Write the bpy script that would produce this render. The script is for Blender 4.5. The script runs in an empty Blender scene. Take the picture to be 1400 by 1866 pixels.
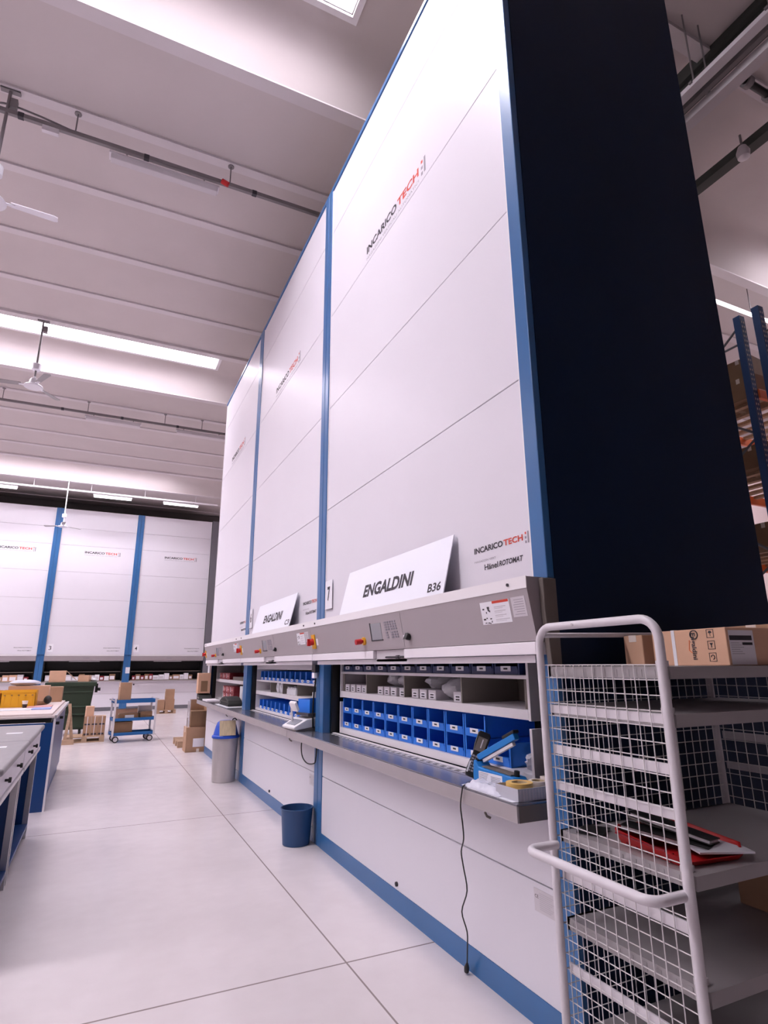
import bpy, bmesh, math, random
from mathutils import Vector, Matrix
random.seed(7)
PI = math.pi
C = bpy.context.scene.collection
SC = bpy.context.scene

# ------------------------------------------------------------------ camera, world, exposure
def setup_camera():
    yaw, pit, rol = math.radians(25.41556), math.radians(14.71063), math.radians(-0.33855)
    f = Vector((math.sin(yaw), math.cos(yaw), 0)); r = Vector((math.cos(yaw), -math.sin(yaw), 0)); u = Vector((0, 0, 1))
    f2 = f*math.cos(pit) + u*math.sin(pit); u2 = u*math.cos(pit) - f*math.sin(pit)
    r3 = r*math.cos(rol) + u2*math.sin(rol); u3 = u2*math.cos(rol) - r*math.sin(rol)
    cd = bpy.data.cameras.new('camera'); co = bpy.data.objects.new('camera', cd); C.objects.link(co)
    m = Matrix((r3, u3, -f2)).transposed().to_4x4(); m.translation = Vector((0, 0, 1.55))
    co.matrix_world = m
    cd.sensor_fit = 'VERTICAL'; cd.sensor_height = 36.0; cd.lens = 36.0*1061.058/1866.0
    cd.clip_start = 0.02; cd.clip_end = 200
    SC.camera = co
setup_camera()
SKY_STRENGTH = 15.5          # daylight coming through the translucent roof panes
SKY_TINT = (0.98, 0.93, 1.0)
LAMP_STRENGTH = 2.0
SC.view_settings.view_transform = 'Standard'; SC.view_settings.look = 'None'
SC.view_settings.gamma = 1.0; SC.view_settings.use_curve_mapping = False
SC.view_settings.exposure = 0.46
w = bpy.data.worlds.new('world'); SC.world = w; w.use_nodes = True
w.node_tree.nodes['Background'].inputs[0].default_value = (0.9, 0.9, 1.0, 1)
w.node_tree.nodes['Background'].inputs[1].default_value = 0.3

# ------------------------------------------------------------------ materials
def s2l(c): return c/12.92 if c <= 0.04045 else ((c+0.055)/1.055)**2.4
def hexc(h): return tuple(s2l(int(h[i:i+2], 16)/255) for i in (0, 2, 4))
def mat(name, col, rough=0.5, metal=0.0, var=0.0, scale=6.0, emit=None, estr=0.0, bump=0.0, spec=0.5, alpha=1.0, trans=0.0, stretch=None):
    m = bpy.data.materials.new(name); m.use_nodes = True
    nt = m.node_tree; b = nt.nodes['Principled BSDF']
    if isinstance(col, str): col = hexc(col)
    b.inputs['Base Color'].default_value = (*col, 1)
    b.inputs['Roughness'].default_value = rough; b.inputs['Metallic'].default_value = metal
    b.inputs['Specular IOR Level'].default_value = spec
    if trans: b.inputs['Transmission Weight'].default_value = trans
    if alpha < 1: b.inputs['Alpha'].default_value = alpha
    if emit:
        b.inputs['Emission Color'].default_value = (*emit, 1); b.inputs['Emission Strength'].default_value = estr
    if var > 0 or bump > 0:
        tc = nt.nodes.new('ShaderNodeTexCoord'); nz = nt.nodes.new('ShaderNodeTexNoise')
        nz.inputs['Scale'].default_value = scale; nz.inputs['Detail'].default_value = 5
        if stretch:
            mp = nt.nodes.new('ShaderNodeMapping'); mp.inputs['Scale'].default_value = stretch
            nt.links.new(tc.outputs['Object'], mp.inputs[0]); nt.links.new(mp.outputs[0], nz.inputs['Vector'])
        else:
            nt.links.new(tc.outputs['Object'], nz.inputs['Vector'])
        if var > 0:
            cr = nt.nodes.new('ShaderNodeValToRGB')
            cr.color_ramp.elements[0].position = 0.3; cr.color_ramp.elements[1].position = 0.7
            cr.color_ramp.elements[0].color = (*[max(0, c*(1-var)) for c in col], 1)
            cr.color_ramp.elements[1].color = (*[min(1, c*(1+var)) for c in col], 1)
            nt.links.new(nz.outputs[0], cr.inputs[0]); nt.links.new(cr.outputs[0], b.inputs['Base Color'])
        if bump > 0:
            bp = nt.nodes.new('ShaderNodeBump'); bp.inputs['Strength'].default_value = bump; bp.inputs['Distance'].default_value = 0.01
            nt.links.new(nz.outputs[0], bp.inputs['Height']); nt.links.new(bp.outputs[0], b.inputs['Normal'])
    return m

def floor_mat():
    m = mat('polished_concrete', (0.62, 0.575, 0.585), rough=0.2, spec=0.45)
    nt = m.node_tree; b = nt.nodes['Principled BSDF']; N = nt.nodes.new; L = nt.links.new
    tc = N('ShaderNodeTexCoord'); n1 = N('ShaderNodeTexNoise'); n1.inputs['Scale'].default_value = 0.9; n1.inputs['Detail'].default_value = 8
    L(tc.outputs['Object'], n1.inputs['Vector'])
    n2 = N('ShaderNodeTexNoise'); n2.inputs['Scale'].default_value = 7; n2.inputs['Detail'].default_value = 7
    L(tc.outputs['Object'], n2.inputs['Vector'])
    cr = N('ShaderNodeValToRGB'); e = cr.color_ramp.elements
    e[0].position = 0.3; e[0].color = (0.60, 0.54, 0.553, 1); e[1].position = 0.7; e[1].color = (0.71, 0.65, 0.665, 1)
    mx = N('ShaderNodeMix'); mx.data_type = 'FLOAT'; mx.inputs[0].default_value = 0.25
    L(n1.outputs[0], mx.inputs[2]); L(n2.outputs[0], mx.inputs[3]); L(mx.outputs[0], cr.inputs[0])
    sp = N('ShaderNodeSeparateXYZ'); L(tc.outputs['Object'], sp.inputs[0])
    def line(axis, off, per, wd):
        a = N('ShaderNodeMath'); a.operation = 'SUBTRACT'; L(sp.outputs[axis], a.inputs[0]); a.inputs[1].default_value = off - per/2
        p = N('ShaderNodeMath'); p.operation = 'FLOORED_MODULO'; L(a.outputs[0], p.inputs[0]); p.inputs[1].default_value = per
        q = N('ShaderNodeMath'); q.operation = 'SUBTRACT'; L(p.outputs[0], q.inputs[0]); q.inputs[1].default_value = per/2
        r = N('ShaderNodeMath'); r.operation = 'ABSOLUTE'; L(q.outputs[0], r.inputs[0])
        s = N('ShaderNodeMath'); s.operation = 'LESS_THAN'; L(r.outputs[0], s.inputs[0]); s.inputs[1].default_value = wd
        return s
    l1 = line(1, 3.39, 3.56, 0.006); l2 = line(0, 1.37, 3.56, 0.005)
    mm = N('ShaderNodeMath'); mm.operation = 'MAXIMUM'; L(l1.outputs[0], mm.inputs[0]); L(l2.outputs[0], mm.inputs[1])
    m2 = N('ShaderNodeMix'); m2.data_type = 'RGBA'; L(mm.outputs[0], m2.inputs[0]); L(cr.outputs[0], m2.inputs[6])
    m2.inputs[7].default_value = (0.27, 0.22, 0.215, 1); L(m2.outputs[2], b.inputs['Base Color'])
    rr = N('ShaderNodeMapRange'); rr.inputs[3].default_value = 0.2; rr.inputs[4].default_value = 0.26
    L(n2.outputs[0], rr.inputs[0]); L(rr.outputs[0], b.inputs['Roughness'])
    return m

M = {}
M['floor'] = floor_mat()
M['ceiling'] = mat('painted_concrete', (0.56, 0.50, 0.50), 0.8, var=0.03, scale=1.2)
M['beam'] = mat('beam_concrete', (0.63, 0.58, 0.60), 0.75, var=0.03, scale=2)
M['wall'] = mat('wall_plaster', (0.78, 0.70, 0.70), 0.85, var=0.04, scale=2)
M['wallpink'] = mat('pink_plaster', (0.80, 0.64, 0.63), 0.85, var=0.03, scale=2)
M['darkwall'] = mat('dark_wall', (0.10, 0.09, 0.09), 0.85)
M['cream'] = mat('cream_enamel', (0.765, 0.74, 0.80), 0.38, var=0.012, scale=1.0, spec=0.22)
M['creamedge'] = mat('white_edge_strip', (0.86, 0.83, 0.85), 0.35)
M['blue'] = mat('blue_enamel', (0.042, 0.15, 0.36), 0.3, var=0.06, scale=1.5, spec=0.5)
M['navy'] = mat('shaded_navy_enamel', (0.009, 0.021, 0.055), 0.45, var=0.1, scale=1.0, spec=0.12)  # navy paint with the near-black of unlit faces put into the colour
M['grey'] = mat('console_grey', (0.40, 0.355, 0.375), 0.45, var=0.02, scale=3)
M['greydark'] = mat('console_end_grey', (0.17, 0.145, 0.13), 0.5)
M['lightgrey'] = mat('light_grey_metal', (0.66, 0.62, 0.66), 0.4, var=0.03, scale=4)
M['whitecover'] = mat('white_cover', (0.86, 0.81, 0.86), 0.35)
M['inside'] = mat('inner_steel', (0.23, 0.205, 0.18), 0.55)
M['shelf'] = mat('white_shelf', (0.80, 0.76, 0.79), 0.4)
M['black'] = mat('black_plastic', (0.008, 0.008, 0.009), 0.4)
M['rubber'] = mat('dark_rubber', (0.02, 0.02, 0.02), 0.7)
M['steel'] = mat('stainless_steel', (0.36, 0.36, 0.40), 0.24, metal=0.85, var=0.06, scale=30, stretch=(8, 0.4, 1))
M['steelfront'] = mat('brushed_fascia', (0.52, 0.47, 0.48), 0.35, metal=0.35, var=0.04, scale=4)
M['chrome'] = mat('zinc_steel', (0.62, 0.6, 0.62), 0.3, metal=0.8)
M['bin'] = mat('blue_bin_plastic', (0.03, 0.22, 0.82), 0.38, spec=0.5)
M['binshade'] = mat('shaded_blue_bin_plastic', (0.012, 0.035, 0.14), 0.4)  # bin blue darkened: shade under the console put into the colour
M['white'] = mat('white_card', (0.86, 0.85, 0.9), 0.6)
M['board_white'] = mat('white_board', (0.86, 0.87, 0.95), 0.5)
M['paper'] = mat('white_paper', (0.74, 0.74, 0.80), 0.8, bump=0.15, scale=20)
M['print'] = mat('dark_print', (0.035, 0.03, 0.04), 0.6)
M['greyprint'] = mat('grey_print', (0.30, 0.28, 0.32), 0.6)
M['redprint'] = mat('red_print', (0.65, 0.06, 0.03), 0.5)
M['midprint'] = mat('pale_print', (0.55, 0.52, 0.56), 0.6)
M['red'] = mat('red_plastic', (0.55, 0.012, 0.015), 0.4)
M['darkred'] = mat('dark_red_card', (0.22, 0.01, 0.02), 0.55)
M['yellow'] = mat('yellow_plastic', (0.85, 0.42, 0.02), 0.4)
M['screen'] = mat('grey_lcd', (0.33, 0.34, 0.38), 0.25)
M['trolley'] = mat('white_powder_coat', (0.72, 0.68, 0.72), 0.35, var=0.02, scale=8)
M['trolleyshelf'] = mat('grey_shelf_plate', (0.36, 0.335, 0.345), 0.45, var=0.05, scale=5)
M['wire'] = mat('galvanised_wire', (0.78, 0.75, 0.76), 0.35, metal=0.25)
M['carton'] = mat('cardboard', (0.42, 0.25, 0.155), 0.8, var=0.07, scale=5)
M['cartonl'] = mat('pale_cardboard', (0.66, 0.40, 0.27), 0.8, var=0.06, scale=5)
M['cartond'] = mat('brown_cardboard', (0.26, 0.15, 0.085), 0.85, var=0.08, scale=5)
M['tape'] = mat('packing_tape', (0.82, 0.72, 0.66), 0.3)
M['label'] = mat('paper_label', (0.84, 0.81, 0.86), 0.6)
M['wood'] = mat('pallet_wood', (0.46, 0.31, 0.21), 0.8, var=0.15, scale=6, stretch=(1, 8, 8))
M['board'] = mat('pale_board_top', (0.70, 0.60, 0.58), 0.45, var=0.05, scale=3)
M['benchtop'] = mat('grey_bench_top', (0.25, 0.235, 0.245), 0.38, var=0.07, scale=7)
M['benchblue'] = mat('blue_bench_steel', (0.004, 0.04, 0.16), 0.35)
M['cartblue'] = mat('blue_cart_deck', (0.01, 0.12, 0.36), 0.4)
M['green'] = mat('dark_green_plastic', (0.018, 0.036, 0.018), 0.5)
M['greybin'] = mat('scuffed_grey_plastic', (0.50, 0.45, 0.45), 0.45, var=0.16, scale=4, stretch=(1, 1, 0.35))
M['lidblue'] = mat('blue_lid', (0.02, 0.09, 0.55), 0.4)
M['binblue2'] = mat('slate_blue_plastic', (0.022, 0.075, 0.20), 0.45)
M['rackblue'] = mat('rack_blue_steel', (0.012, 0.06, 0.20), 0.4)
M['orange'] = mat('orange_beam', (0.80, 0.16, 0.03), 0.45)
M['bag'] = mat('clear_plastic_bag', (0.72, 0.72, 0.76), 0.15, spec=0.8, bump=0.8, scale=25, alpha=0.62)
M['whitebag'] = mat('white_plastic_film', (0.60, 0.60, 0.70), 0.3, bump=0.5, scale=18)
M['sealer'] = mat('sky_blue_enamel', (0.02, 0.22, 0.62), 0.35)
M['tapeyellow'] = mat('amber_tape', (0.80, 0.52, 0.16), 0.4)
M['greytray'] = mat('pale_grey_tray', (0.50, 0.50, 0.56), 0.45)
def striped():
    m = mat('slotted_strip', (0.5, 0.5, 0.5), 0.35); nt = m.node_tree; N = nt.nodes.new; L = nt.links.new
    tc = N('ShaderNodeTexCoord'); sp = N('ShaderNodeSeparateXYZ'); L(tc.outputs['Object'], sp.inputs[0])
    p = N('ShaderNodeMath'); p.operation = 'FLOORED_MODULO'; L(sp.outputs[1], p.inputs[0]); p.inputs[1].default_value = 0.085
    q = N('ShaderNodeMath'); q.operation = 'LESS_THAN'; L(p.outputs[0], q.inputs[0]); q.inputs[1].default_value = 0.05
    x = N('ShaderNodeMix'); x.data_type = 'RGBA'; L(q.outputs[0], x.inputs[0]); x.inputs[6].default_value = (0.75, 0.73, 0.76, 1); x.inputs[7].default_value = (0.06, 0.06, 0.07, 1)
    L(x.outputs[2], nt.nodes['Principled BSDF'].inputs['Base Color']); return m
M['slotted'] = striped()
M['pane'] = mat('translucent_roof_pane', (0.85, 0.85, 0.88), 0.5, emit=SKY_TINT, estr=SKY_STRENGTH)
M['lamp'] = mat('lit_lamp_diffuser', (0.9, 0.9, 0.9), 0.4, emit=(1, 0.95, 1), estr=LAMP_STRENGTH)
M['diffuser'] = mat('unlit_lamp_diffuser', (0.54, 0.50, 0.53), 0.3)
M['track'] = mat('grey_track', (0.21, 0.19, 0.20), 0.5, metal=0.2)
M['trackwhite'] = mat('white_track', (0.80, 0.77, 0.80), 0.5)
M['fan'] = mat('white_fan_enamel', (0.74, 0.72, 0.78), 0.35)
M['fandark'] = mat('grey_fan_blade', (0.30, 0.28, 0.29), 0.4)
M['postgrey'] = mat('grey_post', (0.16, 0.155, 0.18), 0.5)
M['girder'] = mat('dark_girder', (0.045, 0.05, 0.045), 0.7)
M['liquid'] = mat('dark_coffee', (0.03, 0.012, 0.008), 0.2)
M['scaletop'] = mat('grey_scale_plate', (0.09, 0.085, 0.095), 0.4)
M['scalebody'] = mat('scale_white', (0.80, 0.78, 0.80), 0.4)
M['pink'] = mat('pink_cover', (0.78, 0.42, 0.42), 0.6)
M['bluepaper'] = mat('pale_blue_paper', (0.35, 0.42, 0.75), 0.6)
M['tan'] = mat('tan_corrugated', (0.62, 0.50, 0.33), 0.8, var=0.12, scale=40, stretch=(1, 1, 0.05))

# ------------------------------------------------------------------ mesh helpers
class G:
    def __init__(s): s.v = []; s.f = []; s.sm = []
    def add(s, vs, fs, smooth=False):
        o = len(s.v); s.v += [Vector(p) for p in vs]
        for f in fs: s.f.append([i+o for i in f]); s.sm.append(smooth)
        return s
    def box(s, x0, x1, y0, y1, z0, z1, T=None):
        vs = [(x0, y0, z0), (x1, y0, z0), (x1, y1, z0), (x0, y1, z0), (x0, y0, z1), (x1, y0, z1), (x1, y1, z1), (x0, y1, z1)]
        if T is not None: vs = [T @ Vector(v) for v in vs]
        return s.add(vs, [(0, 3, 2, 1), (4, 5, 6, 7), (0, 1, 5, 4), (1, 2, 6, 5), (2, 3, 7, 6), (3, 0, 4, 7)])
    def prism(s, poly, axis, a, b, T=None, smooth=False):
        n = len(poly)
        def P(p, t):
            q = {'x': (t, p[0], p[1]), 'y': (p[0], t, p[1]), 'z': (p[0], p[1], t)}[axis]
            return T @ Vector(q) if T is not None else q
        vs = [P(p, a) for p in poly] + [P(p, b) for p in poly]
        s.add(vs, [tuple(range(n)), tuple(range(2*n-1, n-1, -1))])
        o = len(s.v) - 2*n
        for i in range(n):
            j = (i+1) % n; s.f.append([o+i, o+i+n, o+j+n, o+j]); s.sm.append(smooth)
        return s
    def tube(s, pts, r, n=10, closed=False):
        pts = [Vector(p) for p in pts]; k = len(pts); rs = r if isinstance(r, (list, tuple)) else [r]*k
        up = None; rings = []
        for i, p in enumerate(pts):
            if closed: d = (pts[(i+1) % k]-p).normalized() + (p-pts[i-1]).normalized()
            elif i == 0: d = pts[1]-p
            elif i == k-1: d = p-pts[i-1]
            else: d = (pts[i+1]-p).normalized() + (p-pts[i-1]).normalized()
            d.normalize()
            if up is None:
                up = Vector((0, 0, 1)) if abs(d.z) < 0.9 else Vector((1, 0, 0))
            up = (up - d*up.dot(d)).normalized(); sd = d.cross(up)
            rings.append([p + (up*math.cos(2*PI*j/n) + sd*math.sin(2*PI*j/n))*rs[i] for j in range(n)])
        o = len(s.v)
        for rg in rings: s.v += rg
        for i in range(k if closed else k-1):
            a, b = o+i*n, o+((i+1) % k)*n
            for j in range(n):
                s.f.append([a+j, a+(j+1) % n, b+(j+1) % n, b+j]); s.sm.append(True)
        if not closed:
            s.f.append([o+j for j in range(n)][::-1]); s.sm.append(False)
            s.f.append([o+(k-1)*n+j for j in range(n)]); s.sm.append(False)
        return s
    def cyl(s, p, q, r, n=16): return s.tube([p, q], r, n)
    def lathe(s, prof, c=(0, 0, 0), n=28, T=None, sx=1.0, sy=1.0):
        o = len(s.v); k = len(prof)
        for r, z in prof:
            for j in range(n):
                a = 2*PI*j/n; p = Vector((c[0]+r*sx*math.cos(a), c[1]+r*sy*math.sin(a), c[2]+z))
                s.v.append(T @ p if T is not None else p)
        for i in range(k-1):
            for j in range(n):
                s.f.append([o+i*n+j, o+i*n+(j+1) % n, o+(i+1)*n+(j+1) % n, o+(i+1)*n+j]); s.sm.append(True)
        if prof[0][0] > 1e-6: s.f.append([o+j for j in range(n)][::-1]); s.sm.append(False)
        if prof[-1][0] > 1e-6: s.f.append([o+(k-1)*n+j for j in range(n)]); s.sm.append(False)
        return s
    def blob(s, c, r, n=14, m=9, jit=0.0, seed=1, squash=None):
        rnd = random.Random(seed); o = len(s.v)
        for i in range(m+1):
            t = PI*i/m
            for j in range(n):
                a = 2*PI*j/n; k = 1+rnd.uniform(-jit, jit)
                z = math.cos(t)*r[2]*k
                if squash is not None: z = max(z, squash)
                s.v.append(Vector((c[0]+math.sin(t)*math.cos(a)*r[0]*k, c[1]+math.sin(t)*math.sin(a)*r[1]*k, c[2]+z)))
        for i in range(m):
            for j in range(n):
                s.f.append([o+i*n+j, o+(i+1)*n+j, o+(i+1)*n+(j+1) % n, o+i*n+(j+1) % n]); s.sm.append(True)
        return s

def done(name, g, m, parent=None, bevel=0.0, origin=None, segs=2):
    off = Vector(origin) if origin is not None else (parent_loc(parent) if parent is not None else Vector((0, 0, 0)))
    me = bpy.data.meshes.new(name)
    me.from_pydata([tuple(v-off) for v in g.v], [], g.f)
    bm = bmesh.new(); bm.from_mesh(me)
    bmesh.ops.remove_doubles(bm, verts=bm.verts, dist=1e-6)
    bmesh.ops.recalc_face_normals(bm, faces=bm.faces)
    bm.to_mesh(me); bm.free()
    if any(g.sm):
        for p in me.polygons:
            p.use_smooth = True
        try: me.set_sharp_from_angle(angle=math.radians(38))
        except Exception: pass
    me.materials.append(M[m] if isinstance(m, str) else m)
    o = bpy.data.objects.new(name, me); C.objects.link(o)
    if parent is not None: o.parent = parent
    elif origin is not None: o.location = off
    if bevel > 0:
        b = o.modifiers.new('bevel', 'BEVEL'); b.width = bevel; b.segments = segs; b.limit_method = 'ANGLE'; b.angle_limit = math.radians(40)
        b.harden_normals = False
    return o
def parent_loc(p):
    l = Vector((0, 0, 0))
    while p is not None: l = l + p.location; p = p.parent
    return l
def tag(o, label, cat, group=None, kind=None):
    o['label'] = label; o['category'] = cat
    if group: o['group'] = group
    if kind: o['kind'] = kind
    return o
def thing(name, label, cat, loc=(0, 0, 0), group=None):
    o = bpy.data.objects.new(name, None); C.objects.link(o); o.location = loc; o.empty_display_size = 0.1
    return tag(o, label, cat, group)
def struct(name, g, m, bevel=0.0):
    o = done(name, g, m, bevel=bevel); o['kind'] = 'structure'; return o
def dup(root, loc, rz=None, label=None, group=None, scale=None):
    r = root.copy(); C.objects.link(r); r.location = loc
    if rz is not None: r.rotation_euler = (0, 0, rz)
    if scale is not None: r.scale = scale
    if label: r['label'] = label
    if group: r['group'] = group
    for ch in list(root.children):
        c = ch.copy(); C.objects.link(c); c.parent = r
        for gch in list(ch.children):
            d = gch.copy(); C.objects.link(d); d.parent = c
    return r
ORD = ['first', 'second', 'third', 'fourth', 'fifth', 'sixth', 'seventh', 'eighth', 'ninth', 'tenth', 'eleventh', 'twelfth', 'thirteenth']
BASIS_X = (Vector((0, -1, 0)), Vector((0, 0, 1)), Vector((-1, 0, 0)))   # lettering on a face looking to -X
BASIS_Y = (Vector((1, 0, 0)), Vector((0, 0, 1)), Vector((0, -1, 0)))    # lettering on a face looking to -Y
def text(name, items, m, parent, basis=BASIS_X):
    """items: (string, lower-left world point, width, height, boldness, shear); all become one mesh part"""
    g = G()
    for s, p, wd, ht, bold, shear in items:
        cu = bpy.data.curves.new('t', 'FONT'); cu.body = s; cu.size = 1.0; cu.offset = bold; cu.extrude = 0.0; cu.resolution_u = 3; cu.shear = shear
        ob = bpy.data.objects.new('t', cu); C.objects.link(ob)
        dg = bpy.context.evaluated_depsgraph_get(); me = bpy.data.meshes.new_from_object(ob.evaluated_get(dg))
        C.objects.unlink(ob); bpy.data.objects.remove(ob); bpy.data.curves.remove(cu)
        if not me.vertices: continue
        xs = [v.co.x for v in me.vertices]; ys = [v.co.y for v in me.vertices]
        x0, x1, y0, y1 = min(xs), max(xs), min(ys), max(ys)
        R, U, N = basis; P = Vector(p)
        vs = [P + R*((v.co.x-x0)/(x1-x0)*wd) + U*((v.co.y-y0)/(y1-y0)*ht) for v in me.vertices]
        # plate-thin lettering with a little thickness
        g.add([v+N*0.0012 for v in vs], [list(pl.vertices) for pl in me.polygons])
        bpy.data.meshes.remove(me)
    off = parent_loc(parent) if parent is not None else Vector((0, 0, 0))
    me = bpy.data.meshes.new(name); me.from_pydata([tuple(v-off) for v in g.v], [], g.f)
    me.materials.append(M[m]); o = bpy.data.objects.new(name, me); C.objects.link(o)
    if parent is not None: o.parent = parent
    return o
def lines_x(x, yl, yr, zs, h):   # rows of small print (no legible characters in the photograph) on a face looking to -X
    g = G()
    for z, a, b in zs:
        g.box(x-0.0008, x, yl-(yl-yr)*b, yl-(yl-yr)*a, z, z+h)
    return g

# ------------------------------------------------------------------ the setting
XW0, XW1, YW0, YW1 = -13.0, 17.0, -9.0, 27.0
struct('floor', G().box(XW0, XW1, YW0, YW1, -0.2, 0.0), 'floor')
struct('wall_left', G().box(XW0-0.2, XW0, YW0, YW1, 0, 9.2), 'wall')
struct('wall_right', G().box(XW1, XW1+0.2, YW0, YW1, 0, 9.2), 'wallpink')
struct('wall_back', G().box(XW0-0.2, XW1+0.2, YW0-0.2, YW0, 0, 9.2), 'darkwall')
struct('wall_far', G().box(XW0-0.2, XW1+0.2, YW1, YW1+0.2, 0, 9.2), 'wallpink')
cg = G(); ribs = G(); win = 0
BAY = 8.8
SKYX = {0: [(-12.6, 1.88), (9.6, 16.5)], 1: [(-12.6, 1.88), (10.5, 16.5)], 2: [(-12.6, 1.88), (9.0, 16.5)]}
panel_zs = 8.03
for k in range(-2, 3):
    d = BAY*k
    # flat run between two troughs
    y0, y1 = max(5.2+d, YW0), min(11.8+d, YW1)
    if y1 > y0: cg.box(XW0, XW1, y0, y1, panel_zs, panel_zs+0.12)
    for yy in (6.54, 7.79, 9.15, 10.43):
        if YW0 < yy+d < YW1-0.2: ribs.prism([(yy+d, 8.05), (yy+d, 8.0), (yy+d+0.13, 8.0), (yy+d+0.17, 8.05)], 'x', XW0, XW1)
    for ya, yb in ((5.2, 5.36), (11.64, 11.8)):
        if ya+d > YW0 and yb+d < YW1: ribs.box(XW0, XW1, ya+d, yb+d, 7.98, 8.22)
    # trough: two curved flanks and a roof strip with the glazing
    a, b = 3.0+d, 5.2+d
    if b < YW0 or a > YW1: continue
    N_ = 8
    for sgn, ys in ((1, a), (-1, b)):
        prof = []
        for i in range(N_+1):
            t = i/N_; prof.append((ys+sgn*(0.58*t), 8.0+0.57*(1-(1-t)**2.6)))
        poly = prof + [(y-sgn*0.10, z+0.10) for y, z in reversed(prof)]
        cg.prism(poly, 'x', XW0, XW1, smooth=True)
    ya, yb = a+0.58, b-0.58
    sky = SKYX.get(k, [])
    cuts = [XW0] + [v for s_ in sky for v in s_] + [XW1]
    segs = [(cuts[i], cuts[i+1]) for i in range(0, len(cuts), 2)]
    for sa, sb in segs: cg.box(sa, sb, ya-0.02, yb+0.02, 8.57, 8.67)
    for sa, sb in sky:
        win += 1
        wf = G(); t = 0.07
        ZC = 8.86
        wf.box(sa, sb, ya, ya+t, 8.545, ZC).box(sa, sb, yb-t, yb, 8.545, ZC).box(sa, sa+t, ya+t, yb-t, 8.545, ZC).box(sb-t, sb, ya+t, yb-t, 8.545, ZC)
        fr = struct('window_%d' % win, wf, 'trackwhite')
        pn = G().box(sa+t, sb-t, ya+t, yb-t, ZC-0.05, ZC-0.03)
        done('glass', pn, 'pane', fr)
        bars = G(); bars.box(sa+t, sb-t, yb-t-0.012, yb-t, 8.58, 8.595); bars.box(sb-t-0.012, sb-t, ya+t, yb-t, 8.58, 8.595)
        done('glazing_bar', bars, 'track', fr)
struct('ceiling', cg, 'ceiling')
struct('trim_1', ribs, 'beam')
# long concrete girder with a dark service gap, running away from the camera on the right
struct('trim_2', G().box(5.36, 5.62, YW0, YW1, 7.86, 8.09).box(5.30, 5.36, YW0, YW1, 7.93, 8.09).box(6.85, 7.0, YW0, YW1, 7.97, 8.09), 'girder')

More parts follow.
